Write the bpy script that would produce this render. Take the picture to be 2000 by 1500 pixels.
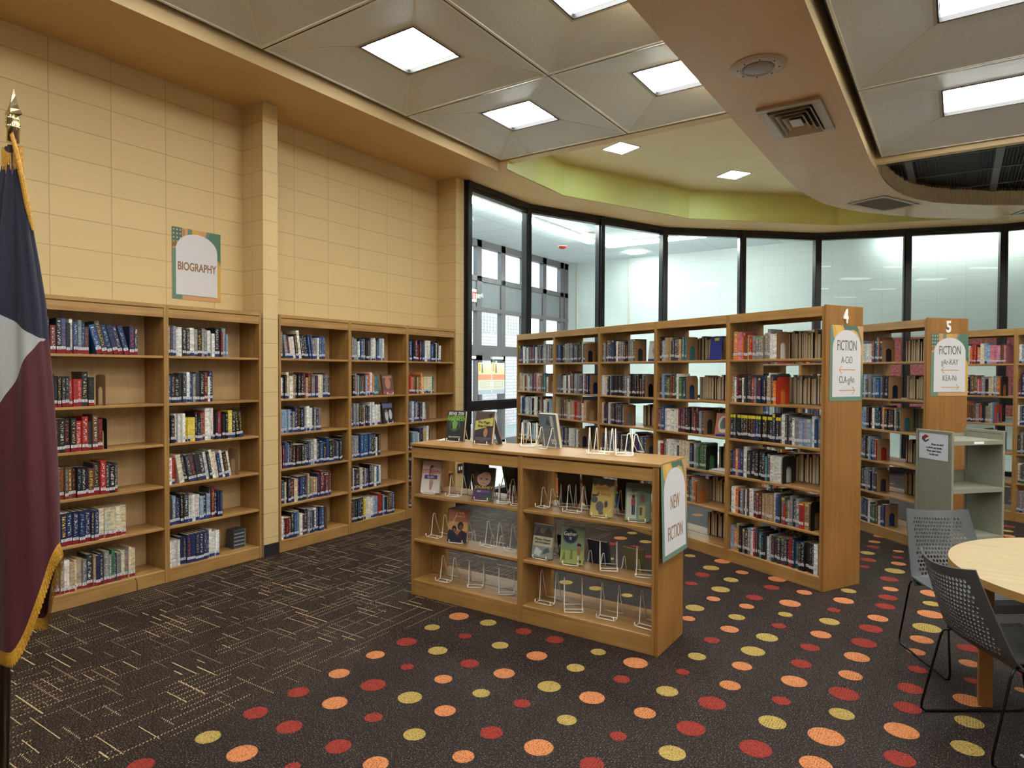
import bpy, math, random
from mathutils import Matrix, Vector
PI = math.pi
random.seed(7)
for o in list(bpy.data.objects):
    bpy.data.objects.remove(o)
SC = bpy.context.scene
COL = SC.collection

# ------------------------------------------------------------------ camera, world, exposure
CAM = Vector((5.3622, 0.0, 1.65))
YAW, PITCH, ROLL, FPX = 0.593, -0.019, 0.004, 1291.5
_F = Vector((-math.sin(YAW)*math.cos(PITCH), math.cos(YAW)*math.cos(PITCH), math.sin(PITCH)))
_R = Vector((math.cos(YAW), math.sin(YAW), 0))
_U = _R.cross(_F)
_R2 = _R*math.cos(ROLL)+_U*math.sin(ROLL)
_U2 = -_R*math.sin(ROLL)+_U*math.cos(ROLL)
cd = bpy.data.cameras.new('camera')
cam = bpy.data.objects.new('camera', cd)
COL.objects.link(cam)
cam.matrix_world = Matrix(((_R2.x, _U2.x, -_F.x, CAM.x), (_R2.y, _U2.y, -_F.y, CAM.y), (_R2.z, _U2.z, -_F.z, CAM.z), (0, 0, 0, 1)))
cd.sensor_fit = 'HORIZONTAL'
cd.sensor_width = 36
cd.lens = FPX/2000*36
cd.clip_start = 0.05
SC.camera = cam

W = bpy.data.worlds.new('sky')
SC.world = W
W.use_nodes = True
_bg = W.node_tree.nodes['Background']
_bg.inputs[0].default_value = (0.72, 0.86, 1.0, 1)
SKY = 3.2
_bg.inputs[1].default_value = SKY
sd = bpy.data.lights.new('sun', 'SUN')
sd.energy = 2.0
sd.angle = 0.02
sd.color = (1, 0.95, 0.88)
sun = bpy.data.objects.new('sun', sd)
COL.objects.link(sun)
sun.rotation_euler = (0.0, math.radians(-52), math.radians(20))

LIGHT_PANEL = 17.0     # ceiling diffusers
LIGHT_COVE = 30.0
LIGHT_TUBE = 52.0      # foyer fluorescents
SC.view_settings.view_transform = 'Standard'
SC.view_settings.look = 'None'
SC.view_settings.gamma = 1
SC.view_settings.use_curve_mapping = False
SC.view_settings.exposure = 0.42
SC.render.film_transparent = False
SC.cycles.use_denoising = True
SC.cycles.max_bounces = 8
SC.cycles.diffuse_bounces = 6
SC.cycles.glossy_bounces = 3
SC.cycles.transparent_max_bounces = 16
SC.cycles.sample_clamp_indirect = 8

# ------------------------------------------------------------------ materials
MATS = {}


def S(r, g, b):
    """sRGB 0-255 to linear"""
    f = lambda c: (c/255/12.92) if c/255 <= 0.04045 else ((c/255+0.055)/1.055)**2.4
    return (f(r), f(g), f(b))


def nmat(name):
    m = bpy.data.materials.new(name)
    m.use_nodes = True
    MATS[name] = m
    nt = m.node_tree
    return m, nt, nt.nodes, nt.links, nt.nodes['Principled BSDF']


def plain(name, col, rough=0.6, metal=0.0, var=0.0, scale=20, bump=0.0, spec=0.5):
    m, nt, N, L, P = nmat(name)
    P.inputs['Base Color'].default_value = (*col, 1)
    P.inputs['Roughness'].default_value = rough
    P.inputs['Metallic'].default_value = metal
    P.inputs['Specular IOR Level'].default_value = spec
    if var or bump:
        tc = N.new('ShaderNodeTexCoord')
        no = N.new('ShaderNodeTexNoise')
        no.inputs['Scale'].default_value = scale
        no.inputs['Detail'].default_value = 4
        L.new(tc.outputs['Object'], no.inputs['Vector'])
        if var:
            rp = N.new('ShaderNodeValToRGB')
            rp.color_ramp.elements[0].position = 0.3
            rp.color_ramp.elements[1].position = 0.7
            rp.color_ramp.elements[0].color = (*[c*(1-var) for c in col], 1)
            rp.color_ramp.elements[1].color = (*[min(1, c*(1+var)) for c in col], 1)
            L.new(no.outputs[0], rp.inputs[0])
            L.new(rp.outputs[0], P.inputs['Base Color'])
        if bump:
            bp = N.new('ShaderNodeBump')
            bp.inputs['Strength'].default_value = bump
            bp.inputs['Distance'].default_value = 0.005
            L.new(no.outputs[0], bp.inputs['Height'])
            L.new(bp.outputs[0], P.inputs['Normal'])
    return m


def emit(name, col, s, wave=0):
    m, nt, N, L, P = nmat(name)
    P.inputs['Base Color'].default_value = (*col, 1)
    P.inputs['Emission Color'].default_value = (*col, 1)
    P.inputs['Emission Strength'].default_value = s
    P.inputs['Roughness'].default_value = 0.5
    return m


def wood(name, c1, c2, axis, rough=0.38):
    """grain runs along the given object axis"""
    m, nt, N, L, P = nmat(name)
    tc = N.new('ShaderNodeTexCoord')
    mp = N.new('ShaderNodeMapping')
    sc = [26, 26, 26]
    sc['xyz'.index(axis)] = 1.3
    mp.inputs['Scale'].default_value = sc
    L.new(tc.outputs['Object'], mp.inputs[0])
    n1 = N.new('ShaderNodeTexNoise')
    n1.inputs['Scale'].default_value = 1.0
    n1.inputs['Detail'].default_value = 6
    n1.inputs['Distortion'].default_value = 0.6
    L.new(mp.outputs[0], n1.inputs['Vector'])
    n2 = N.new('ShaderNodeTexNoise')
    n2.inputs['Scale'].default_value = 2.5
    L.new(tc.outputs['Object'], n2.inputs['Vector'])
    mx = N.new('ShaderNodeMath')
    mx.operation = 'MULTIPLY_ADD'
    mx.inputs[1].default_value = 0.6
    L.new(n1.outputs[0], mx.inputs[0])
    m2 = N.new('ShaderNodeMath')
    m2.operation = 'MULTIPLY'
    m2.inputs[1].default_value = 0.4
    L.new(n2.outputs[0], m2.inputs[0])
    L.new(m2.outputs[0], mx.inputs[2])
    rp = N.new('ShaderNodeValToRGB')
    rp.color_ramp.elements[0].position = 0.34
    rp.color_ramp.elements[1].position = 0.66
    rp.color_ramp.elements[0].color = (*c1, 1)
    rp.color_ramp.elements[1].color = (*c2, 1)
    L.new(mx.outputs[0], rp.inputs[0])
    L.new(rp.outputs[0], P.inputs['Base Color'])
    P.inputs['Roughness'].default_value = rough
    return m


def attr_mat(name, rough=0.45, text=False, spec=0.5):
    m, nt, N, L, P = nmat(name)
    at = N.new('ShaderNodeAttribute')
    at.attribute_name = 'bcol'
    P.inputs['Roughness'].default_value = rough
    P.inputs['Specular IOR Level'].default_value = spec
    if not text:
        L.new(at.outputs['Color'], P.inputs['Base Color'])
        return m
    uv = N.new('ShaderNodeUVMap')
    uv.uv_map = 'uv'
    sp = N.new('ShaderNodeSeparateXYZ')
    L.new(uv.outputs[0], sp.inputs[0])
    fr = N.new('ShaderNodeMath'); fr.operation = 'FRACT'
    L.new(sp.outputs[0], fr.inputs[0])
    fl = N.new('ShaderNodeMath'); fl.operation = 'FLOOR'
    L.new(sp.outputs[0], fl.inputs[0])
    # blotchy lettering running up the spine
    cx = N.new('ShaderNodeCombineXYZ')
    a = N.new('ShaderNodeMath'); a.operation = 'MULTIPLY_ADD'
    a.inputs[1].default_value = 2.4
    L.new(fr.outputs[0], a.inputs[0])
    L.new(fl.outputs[0], a.inputs[2])
    b = N.new('ShaderNodeMath'); b.operation = 'MULTIPLY'; b.inputs[1].default_value = 40
    L.new(sp.outputs[1], b.inputs[0])
    L.new(a.outputs[0], cx.inputs[0]); L.new(b.outputs[0], cx.inputs[1])
    c = N.new('ShaderNodeMath'); c.operation = 'MULTIPLY'; c.inputs[1].default_value = 7.31
    L.new(fl.outputs[0], c.inputs[0]); L.new(c.outputs[0], cx.inputs[2])
    no = N.new('ShaderNodeTexNoise')
    no.inputs['Scale'].default_value = 1.15
    no.inputs['Detail'].default_value = 1
    L.new(cx.outputs[0], no.inputs['Vector'])
    gt = N.new('ShaderNodeMath'); gt.operation = 'GREATER_THAN'; gt.inputs[1].default_value = 0.575
    L.new(no.outputs[0], gt.inputs[0])

    def band(sock, lo, hi):
        g1 = N.new('ShaderNodeMath'); g1.operation = 'GREATER_THAN'; g1.inputs[1].default_value = lo
        g2 = N.new('ShaderNodeMath'); g2.operation = 'LESS_THAN'; g2.inputs[1].default_value = hi
        mm = N.new('ShaderNodeMath'); mm.operation = 'MULTIPLY'
        L.new(sock, g1.inputs[0]); L.new(sock, g2.inputs[0])
        L.new(g1.outputs[0], mm.inputs[0]); L.new(g2.outputs[0], mm.inputs[1])
        return mm.outputs[0]
    k1 = band(fr.outputs[0], 0.26, 0.76)
    k2 = band(sp.outputs[1], 0.26, 0.93)
    k = N.new('ShaderNodeMath'); k.operation = 'MULTIPLY'
    L.new(k1, k.inputs[0]); L.new(k2, k.inputs[1])
    k3 = N.new('ShaderNodeMath'); k3.operation = 'MULTIPLY'
    L.new(k.outputs[0], k3.inputs[0]); L.new(gt.outputs[0], k3.inputs[1])
    wn = N.new('ShaderNodeTexWhiteNoise'); wn.noise_dimensions = '1D'
    L.new(fl.outputs[0], wn.inputs['W'])
    rp = N.new('ShaderNodeValToRGB')
    rp.color_ramp.interpolation = 'CONSTANT'
    els = rp.color_ramp.elements
    cols = [(0.75, 0.72, 0.66), (0.8, 0.55, 0.1), (0.6, 0.1, 0.06), (0.75, 0.75, 0.72), (0.25, 0.45, 0.6), (0.7, 0.68, 0.62), (0.06, 0.06, 0.07), (0.7, 0.5, 0.35)]
    els[0].color = (*cols[0], 1)
    els[1].position = 0.125; els[1].color = (*cols[1], 1)
    for i in range(2, 8):
        e = els.new(i/8); e.color = (*cols[i], 1)
    L.new(wn.outputs['Value'], rp.inputs[0])
    # mottled jacket art
    n3 = N.new('ShaderNodeTexNoise'); n3.inputs['Scale'].default_value = 0.35; n3.inputs['Detail'].default_value = 3
    L.new(cx.outputs[0], n3.inputs['Vector'])
    mr = N.new('ShaderNodeMapRange')
    mr.inputs['From Min'].default_value = 0.3; mr.inputs['From Max'].default_value = 0.7
    mr.inputs['To Min'].default_value = 0.55; mr.inputs['To Max'].default_value = 1.4
    L.new(n3.outputs[0], mr.inputs[0])
    vm = N.new('ShaderNodeVectorMath'); vm.operation = 'SCALE'
    L.new(at.outputs['Color'], vm.inputs[0]); L.new(mr.outputs[0], vm.inputs['Scale'])
    mix = N.new('ShaderNodeMix'); mix.data_type = 'RGBA'
    L.new(k3.outputs[0], mix.inputs['Factor'])
    L.new(vm.outputs[0], mix.inputs[6]); L.new(rp.outputs[0], mix.inputs[7])
    L.new(mix.outputs[2], P.inputs['Base Color'])
    return m


WALL = S(208, 180, 130)
def cmu(name, col):
    m, nt, N, L, P = nmat(name)
    tc = N.new('ShaderNodeTexCoord')
    sp = N.new('ShaderNodeSeparateXYZ')
    L.new(tc.outputs['Object'], sp.inputs[0])
    ad = N.new('ShaderNodeMath'); ad.operation = 'ADD'
    L.new(sp.outputs[0], ad.inputs[0]); L.new(sp.outputs[1], ad.inputs[1])
    a2 = N.new('ShaderNodeMath'); a2.operation = 'ADD'; a2.inputs[1].default_value = -2.075+0.418*20
    L.new(ad.outputs[0], a2.inputs[0])
    z2 = N.new('ShaderNodeMath'); z2.operation = 'ADD'; z2.inputs[1].default_value = -2.324+0.216*20
    L.new(sp.outputs[2], z2.inputs[0])
    cb = N.new('ShaderNodeCombineXYZ')
    L.new(a2.outputs[0], cb.inputs[0]); L.new(z2.outputs[0], cb.inputs[1])
    no0 = N.new('ShaderNodeTexNoise'); no0.inputs['Scale'].default_value = 9; no0.inputs['Detail'].default_value = 3
    L.new(tc.outputs['Object'], no0.inputs['Vector'])
    vm = N.new('ShaderNodeVectorMath'); vm.operation = 'MULTIPLY_ADD'
    vm.inputs[1].default_value = (0.006, 0.006, 0)
    L.new(no0.outputs['Color'], vm.inputs[0]); L.new(cb.outputs[0], vm.inputs[2])
    br = N.new('ShaderNodeTexBrick')
    br.offset = 0.0
    br.inputs['Scale'].default_value = 1
    br.inputs['Brick Width'].default_value = 0.418
    br.inputs['Row Height'].default_value = 0.216
    br.inputs['Mortar Size'].default_value = 0.004
    br.inputs['Mortar Smooth'].default_value = 0.4
    br.inputs['Color1'].default_value = (*col, 1)
    br.inputs['Color2'].default_value = (*[c*0.955 for c in col], 1)
    br.inputs['Mortar'].default_value = (*[c*0.72 for c in col], 1)
    L.new(vm.outputs[0], br.inputs['Vector'])
    L.new(br.outputs['Color'], P.inputs['Base Color'])
    no = N.new('ShaderNodeTexNoise'); no.inputs['Scale'].default_value = 70; no.inputs['Detail'].default_value = 5
    L.new(tc.outputs['Object'], no.inputs['Vector'])
    mm = N.new('ShaderNodeMath'); mm.operation = 'MULTIPLY_ADD'; mm.inputs[1].default_value = -1.0
    ns = N.new('ShaderNodeMath'); ns.operation = 'MULTIPLY'; ns.inputs[1].default_value = 0.35
    L.new(no.outputs[0], ns.inputs[0])
    L.new(br.outputs['Fac'], mm.inputs[0]); L.new(ns.outputs[0], mm.inputs[2])
    bp = N.new('ShaderNodeBump'); bp.inputs['Strength'].default_value = 0.55; bp.inputs['Distance'].default_value = 0.005
    L.new(mm.outputs[0], bp.inputs['Height']); L.new(bp.outputs[0], P.inputs['Normal'])
    P.inputs['Roughness'].default_value = 0.5
    P.inputs['Specular IOR Level'].default_value = 0.3
    return m


def carpet(name, base, light, dens, stripes):
    m, nt, N, L, P = nmat(name)
    tc = N.new('ShaderNodeTexCoord')
    no = N.new('ShaderNodeTexNoise'); no.inputs['Scale'].default_value = 150; no.inputs['Detail'].default_value = 2
    L.new(tc.outputs['Object'], no.inputs['Vector'])
    nb = N.new('ShaderNodeTexNoise'); nb.inputs['Scale'].default_value = 2.2; nb.inputs['Detail'].default_value = 3
    L.new(tc.outputs['Object'], nb.inputs['Vector'])
    rp = N.new('ShaderNodeValToRGB')
    rp.color_ramp.elements[0].position = dens
    rp.color_ramp.elements[0].color = (*base, 1)
    rp.color_ramp.elements[1].position = dens+0.06
    rp.color_ramp.elements[1].color = (*light, 1)
    L.new(no.outputs[0], rp.inputs[0])
    # loop rows, direction turned from tile to tile
    ck = N.new('ShaderNodeTexChecker'); ck.inputs['Scale'].default_value = 1/0.61
    L.new(tc.outputs['Object'], ck.inputs['Vector'])
    sp = N.new('ShaderNodeSeparateXYZ'); L.new(tc.outputs['Object'], sp.inputs[0])
    mixv = N.new('ShaderNodeMix'); mixv.data_type = 'FLOAT'
    L.new(ck.outputs['Fac'], mixv.inputs[0]); L.new(sp.outputs[0], mixv.inputs[2]); L.new(sp.outputs[1], mixv.inputs[3])
    ms = N.new('ShaderNodeMath'); ms.operation = 'MULTIPLY'; ms.inputs[1].default_value = 2*PI/0.012
    L.new(mixv.outputs[0], ms.inputs[0])
    sn = N.new('ShaderNodeMath'); sn.operation = 'SINE'; L.new(ms.outputs[0], sn.inputs[0])
    mr = N.new('ShaderNodeMapRange')
    mr.inputs['From Min'].default_value = -1; mr.inputs['From Max'].default_value = 1
    mr.inputs['To Min'].default_value = 1-stripes; mr.inputs['To Max'].default_value = 1+stripes
    L.new(sn.outputs[0], mr.inputs[0])
    m2 = N.new('ShaderNodeMapRange')
    m2.inputs['From Min'].default_value = 0.3; m2.inputs['From Max'].default_value = 0.7
    m2.inputs['To Min'].default_value = 0.85; m2.inputs['To Max'].default_value = 1.15
    L.new(nb.outputs[0], m2.inputs[0])
    mu = N.new('ShaderNodeMath'); mu.operation = 'MULTIPLY'; L.new(mr.outputs[0], mu.inputs[0]); L.new(m2.outputs[0], mu.inputs[1])
    vs = N.new('ShaderNodeVectorMath'); vs.operation = 'SCALE'
    L.new(rp.outputs[0], vs.inputs[0]); L.new(mu.outputs[0], vs.inputs['Scale'])
    L.new(vs.outputs[0], P.inputs['Base Color'])
    bp = N.new('ShaderNodeBump'); bp.inputs['Strength'].default_value = 0.5; bp.inputs['Distance'].default_value = 0.004
    L.new(no.outputs[0], bp.inputs['Height']); L.new(bp.outputs[0], P.inputs['Normal'])
    P.inputs['Roughness'].default_value = 0.6
    P.inputs['Specular IOR Level'].default_value = 0.25
    return m


def dotmat(name, col):
    m, nt, N, L, P = nmat(name)
    tc = N.new('ShaderNodeTexCoord')
    sp = N.new('ShaderNodeSeparateXYZ'); L.new(tc.outputs['Object'], sp.inputs[0])
    ck = N.new('ShaderNodeTexChecker'); ck.inputs['Scale'].default_value = 1/0.61
    L.new(tc.outputs['Object'], ck.inputs['Vector'])
    mixv = N.new('ShaderNodeMix'); mixv.data_type = 'FLOAT'
    L.new(ck.outputs['Fac'], mixv.inputs[0]); L.new(sp.outputs[0], mixv.inputs[2]); L.new(sp.outputs[1], mixv.inputs[3])
    ms = N.new('ShaderNodeMath'); ms.operation = 'MULTIPLY'; ms.inputs[1].default_value = 2*PI/0.012
    L.new(mixv.outputs[0], ms.inputs[0])
    sn = N.new('ShaderNodeMath'); sn.operation = 'SINE'; L.new(ms.outputs[0], sn.inputs[0])
    no = N.new('ShaderNodeTexNoise'); no.inputs['Scale'].default_value = 190; no.inputs['Detail'].default_value = 1
    L.new(tc.outputs['Object'], no.inputs['Vector'])
    ad = N.new('ShaderNodeMath'); ad.operation = 'MULTIPLY_ADD'; ad.inputs[1].default_value = 0.07
    L.new(sn.outputs[0], ad.inputs[0]); L.new(no.outputs[0], ad.inputs[2])
    rp = N.new('ShaderNodeValToRGB')
    rp.color_ramp.elements[0].position = 0.36; rp.color_ramp.elements[0].color = (*[c*0.35 for c in col], 1)
    rp.color_ramp.elements[1].position = 0.5; rp.color_ramp.elements[1].color = (*col, 1)
    L.new(ad.outputs[0], rp.inputs[0])
    L.new(rp.outputs[0], P.inputs['Base Color'])
    P.inputs['Roughness'].default_value = 0.9
    P.inputs['Specular IOR Level'].default_value = 0.2
    return m


carpet('carpet_lines', S(22, 14, 12), S(116, 92, 74), 0.565, 0.15)
m, nt, N, L, P = nmat('carpet_dash')
tc = N.new('ShaderNodeTexCoord'); sp = N.new('ShaderNodeSeparateXYZ'); L.new(tc.outputs['Object'], sp.inputs[0])
ad = N.new('ShaderNodeMath'); ad.operation = 'ADD'; L.new(sp.outputs[0], ad.inputs[0]); L.new(sp.outputs[1], ad.inputs[1])
ms = N.new('ShaderNodeMath'); ms.operation = 'MULTIPLY'; ms.inputs[1].default_value = 2*PI/0.016; L.new(ad.outputs[0], ms.inputs[0])
sn = N.new('ShaderNodeMath'); sn.operation = 'SINE'; L.new(ms.outputs[0], sn.inputs[0])
rp = N.new('ShaderNodeValToRGB'); rp.color_ramp.elements[0].position = 0.0; rp.color_ramp.elements[0].color = (*S(44, 32, 26), 1)
rp.color_ramp.elements[1].position = 0.2; rp.color_ramp.elements[1].color = (*S(186, 162, 128), 1)
L.new(sn.outputs[0], rp.inputs[0]); L.new(rp.outputs[0], P.inputs['Base Color']); P.inputs['Roughness'].default_value = 0.9; P.inputs['Specular IOR Level'].default_value = 0.2
carpet('carpet_dots', S(22, 14, 13), S(110, 92, 82), 0.57, 0.4)
plain('carpet_thread', S(186, 160, 124), 0.9, var=0.5, scale=120, spec=0.2)
dotmat('dot_orange', S(196, 124, 78))
dotmat('dot_yellow', S(172, 146, 80))
dotmat('dot_red', S(142, 52, 42))
cmu('block_cream', WALL)
plain('paint_soffit', S(222, 184, 128), 0.55, var=0.02, scale=3, bump=0.1, spec=0.3)
plain('paint_fascia', S(232, 204, 156), 0.5, var=0.02, scale=3, spec=0.3)
plain('paint_beam', S(206, 162, 110), 0.38, var=0.03, scale=2.5, bump=0.05, spec=0.45)
plain('paint_cove', S(244, 224, 184), 0.6, var=0.02, scale=3)
plain('upstand_lime', S(224, 216, 132), 0.45, var=0.03, scale=2, spec=0.5)
plain('paint_ring', S(206, 184, 148), 0.5, var=0.02, scale=3)
plain('coffer_vinyl', S(222, 224, 224), 0.42, var=0.04, scale=120, bump=0.5, spec=0.45)
plain('coffer_rail', S(240, 236, 224), 0.35, metal=0.0, spec=0.5)
plain('fixture_black', S(26, 24, 24), 0.5)
plain('fixture_frame', S(180, 172, 158), 0.35)
plain('louvre_black', S(30, 31, 36), 0.5)
plain('louvre_bar', S(98, 98, 98), 0.45)
emit('diffuser', (0.97, 1.0, 0.965), LIGHT_PANEL)
emit('diffuser_cove', (0.62, 0.95, 1.0), LIGHT_COVE)
emit('tube_light', (0.95, 1.0, 0.96), LIGHT_TUBE)
emit('tube_light_added', (0.95, 1.0, 0.96), 22.0)  # unseen passage lights, added to brighten the right of the foyer
plain('window_metal', S(36, 34, 38), 0.28, metal=0.3, spec=0.6)
plain('base_rubber', S(34, 33, 34), 0.5)
plain('foyer_wall', S(226, 230, 228), 0.55, var=0.02, scale=1.2)
plain('foyer_floor', S(236, 230, 222), 0.25, var=0.08, scale=3)
plain('foyer_tile', S(214, 216, 218), 0.6, var=0.03, scale=30)
plain('foyer_tile_line', S(150, 152, 156), 0.6)
plain('store_metal', S(104, 98, 100), 0.4, metal=0.2)
plain('store_panel', S(116, 118, 124), 0.45, var=0.05, scale=6)
plain('back_wall', S(240, 230, 210), 0.7)
plain('ground_out', S(150, 148, 142), 0.9, var=0.1, scale=2)
m, nt, N, L, P = nmat('brick_outside')
tc = N.new('ShaderNodeTexCoord'); mp = N.new('ShaderNodeMapping'); mp.inputs['Rotation'].default_value = (0, PI/2, PI/2)
sp = N.new('ShaderNodeSeparateXYZ'); cb = N.new('ShaderNodeCombineXYZ')
L.new(tc.outputs['Object'], sp.inputs[0]); L.new(sp.outputs[1], cb.inputs[0]); L.new(sp.outputs[2], cb.inputs[1])
br = N.new('ShaderNodeTexBrick'); br.inputs['Scale'].default_value = 1
br.inputs['Brick Width'].default_value = 0.3; br.inputs['Row Height'].default_value = 0.1; br.inputs['Mortar Size'].default_value = 0.008
br.inputs['Color1'].default_value = (*S(214, 190, 184), 1); br.inputs['Color2'].default_value = (*S(198, 176, 172), 1); br.inputs['Mortar'].default_value = (*S(150, 140, 140), 1)
L.new(cb.outputs[0], br.inputs['Vector']); L.new(br.outputs[0], P.inputs['Base Color']); P.inputs['Roughness'].default_value = 0.9


def glassmat(name, tint, refl, haze=0.0):
    m, nt, N, L, P = nmat(name)
    N.remove(P)
    out = [n for n in N if n.type == 'OUTPUT_MATERIAL'][0]
    tr = N.new('ShaderNodeBsdfTransparent'); tr.inputs[0].default_value = (*tint, 1)
    gl = N.new('ShaderNodeBsdfGlossy'); gl.inputs['Roughness'].default_value = 0.02
    ge = N.new('ShaderNodeNewGeometry')
    dt = N.new('ShaderNodeVectorMath'); dt.operation = 'DOT_PRODUCT'
    L.new(ge.outputs['Incoming'], dt.inputs[0]); L.new(ge.outputs['Normal'], dt.inputs[1])
    ab = N.new('ShaderNodeMath'); ab.operation = 'ABSOLUTE'; L.new(dt.outputs['Value'], ab.inputs[0])
    sb_ = N.new('ShaderNodeMath'); sb_.operation = 'SUBTRACT'; sb_.inputs[0].default_value = 1; L.new(ab.outputs[0], sb_.inputs[1])
    pw = N.new('ShaderNodeMath'); pw.operation = 'POWER'; pw.inputs[1].default_value = 5; L.new(sb_.outputs[0], pw.inputs[0])
    mu = N.new('ShaderNodeMath'); mu.operation = 'MULTIPLY_ADD'; mu.inputs[1].default_value = 0.9*refl; mu.inputs[2].default_value = 0.03*refl
    mx = N.new('ShaderNodeMixShader')
    L.new(pw.outputs[0], mu.inputs[0]); L.new(mu.outputs[0], mx.inputs[0])
    src = tr
    if haze:
        df = N.new('ShaderNodeBsdfTranslucent'); df.inputs[0].default_value = (0.85, 0.92, 0.88, 1)
        m2 = N.new('ShaderNodeMixShader'); m2.inputs[0].default_value = haze
        L.new(tr.outputs[0], m2.inputs[1]); L.new(df.outputs[0], m2.inputs[2])
        src = m2
    L.new(src.outputs[0], mx.inputs[1]); L.new(gl.outputs[0], mx.inputs[2])
    L.new(mx.outputs[0], out.inputs[0])
    return m


glassmat('glass', (0.94, 0.98, 0.97), 0.3)
glassmat('glass_frosted', (0.94, 0.98, 0.96), 0.9, 0.35)
wood('oak_x', S(142, 102, 54), S(180, 138, 82), 'x')
wood('oak_z', S(138, 98, 50), S(176, 134, 78), 'z')
wood('oak_end', S(130, 86, 38), S(156, 108, 54), 'z', 0.4)
wood('oak_back', S(184, 150, 104), S(202, 170, 124), 'z', 0.5)
wood('table_top', S(166, 144, 106), S(184, 162, 122), 'x', 0.35)
wood('table_edge', S(160, 120, 66), S(176, 136, 78), 'x', 0.4)
wood('table_leg', S(128, 80, 38), S(150, 98, 50), 'z', 0.45)
plain('pin_hole', S(60, 36, 16), 0.8)
attr_mat('cover_text', 0.32, True)
attr_mat('cover', 0.38)
attr_mat('paper', 0.7, spec=0.3)
plain('pages', S(214, 196, 160), 0.85, var=0.12, scale=220, spec=0.2)
plain('bookend_tan', S(150, 116, 84), 0.4, metal=0.1)
plain('bookend_red', S(190, 52, 34), 0.4)
plain('bookend_black', S(22, 22, 24), 0.45)
plain('wire_white', S(250, 246, 234), 0.35)
plain('chair_plastic', S(78, 79, 82), 0.42, spec=0.5)
plain('chair_wire', S(20, 20, 21), 0.22, metal=0.4)
plain('cart_metal', S(136, 134, 118), 0.45, metal=0.0, var=0.04, scale=40)
plain('castor', S(30, 30, 30), 0.6)
plain('brass', (0.72, 0.62, 0.34), 0.18, metal=1.0)
plain('pole_wood', S(44, 24, 22), 0.35)
plain('fringe_gold', S(196, 142, 42), 0.5, var=0.35, scale=160)
plain('vent_metal', S(176, 160, 142), 0.4, metal=0.1)
plain('vent_flush', S(176, 158, 140), 0.45)
plain('speaker_grille', S(140, 128, 118), 0.4, var=0.35, scale=260)
plain('vent_dark', S(30, 28, 28), 0.7)
plain('plastic_blue', S(28, 52, 140), 0.4)
plain('white_enamel', S(238, 238, 234), 0.4)
plain('letter_brown', S(140, 104, 70), 0.8)
plain('letter_grey', S(98, 92, 90), 0.8)
plain('letter_red', S(200, 30, 24), 0.6)
plain('letter_dark', S(24, 24, 28), 0.7)
plain('outlet_brown', S(60, 40, 32), 0.5)
plain('board_red', S(160, 84, 84), 0.9, var=0.6, scale=30)
MATS['oak_end'].node_tree.nodes['Principled BSDF'].inputs['Specular IOR Level'].default_value = 0.4

m, nt, N, L, P = nmat('flag_cloth')
uvn = N.new('ShaderNodeUVMap'); uvn.uv_map = 'uv'
sp = N.new('ShaderNodeSeparateXYZ'); L.new(uvn.outputs[0], sp.inputs[0])
# uv = (distance from the pole, height): three fields of the flag meet along these seams


def seam(k, c):
    a = N.new('ShaderNodeMath'); a.operation = 'MULTIPLY_ADD'; a.inputs[1].default_value = k; a.inputs[2].default_value = c
    L.new(sp.outputs[0], a.inputs[0])
    g = N.new('ShaderNodeMath'); g.operation = 'GREATER_THAN'
    L.new(sp.outputs[1], g.inputs[0]); L.new(a.outputs[0], g.inputs[1])
    return g.outputs[0]


s1 = seam(-0.72, 1.838)
s2 = seam(2.05, 1.51)
mx1 = N.new('ShaderNodeMix'); mx1.data_type = 'RGBA'
mx1.inputs[6].default_value = (*S(76, 16, 28), 1); mx1.inputs[7].default_value = (*S(170, 168, 168), 1)
L.new(s2, mx1.inputs[0])
mx2 = N.new('ShaderNodeMix'); mx2.data_type = 'RGBA'
mx2.inputs[7].default_value = (*S(18, 20, 44), 1)
L.new(s1, mx2.inputs[0]); L.new(mx1.outputs[2], mx2.inputs[6])
L.new(mx2.outputs[2], P.inputs['Base Color'])
P.inputs['Roughness'].default_value = 0.75; P.inputs['Sheen Weight'].default_value = 0.1
no = N.new('ShaderNodeTexNoise'); no.inputs['Scale'].default_value = 500
bp = N.new('ShaderNodeBump'); bp.inputs['Strength'].default_value = 0.25; bp.inputs['Distance'].default_value = 0.002
L.new(no.outputs[0], bp.inputs['Height']); L.new(bp.outputs[0], P.inputs['Normal'])


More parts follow.
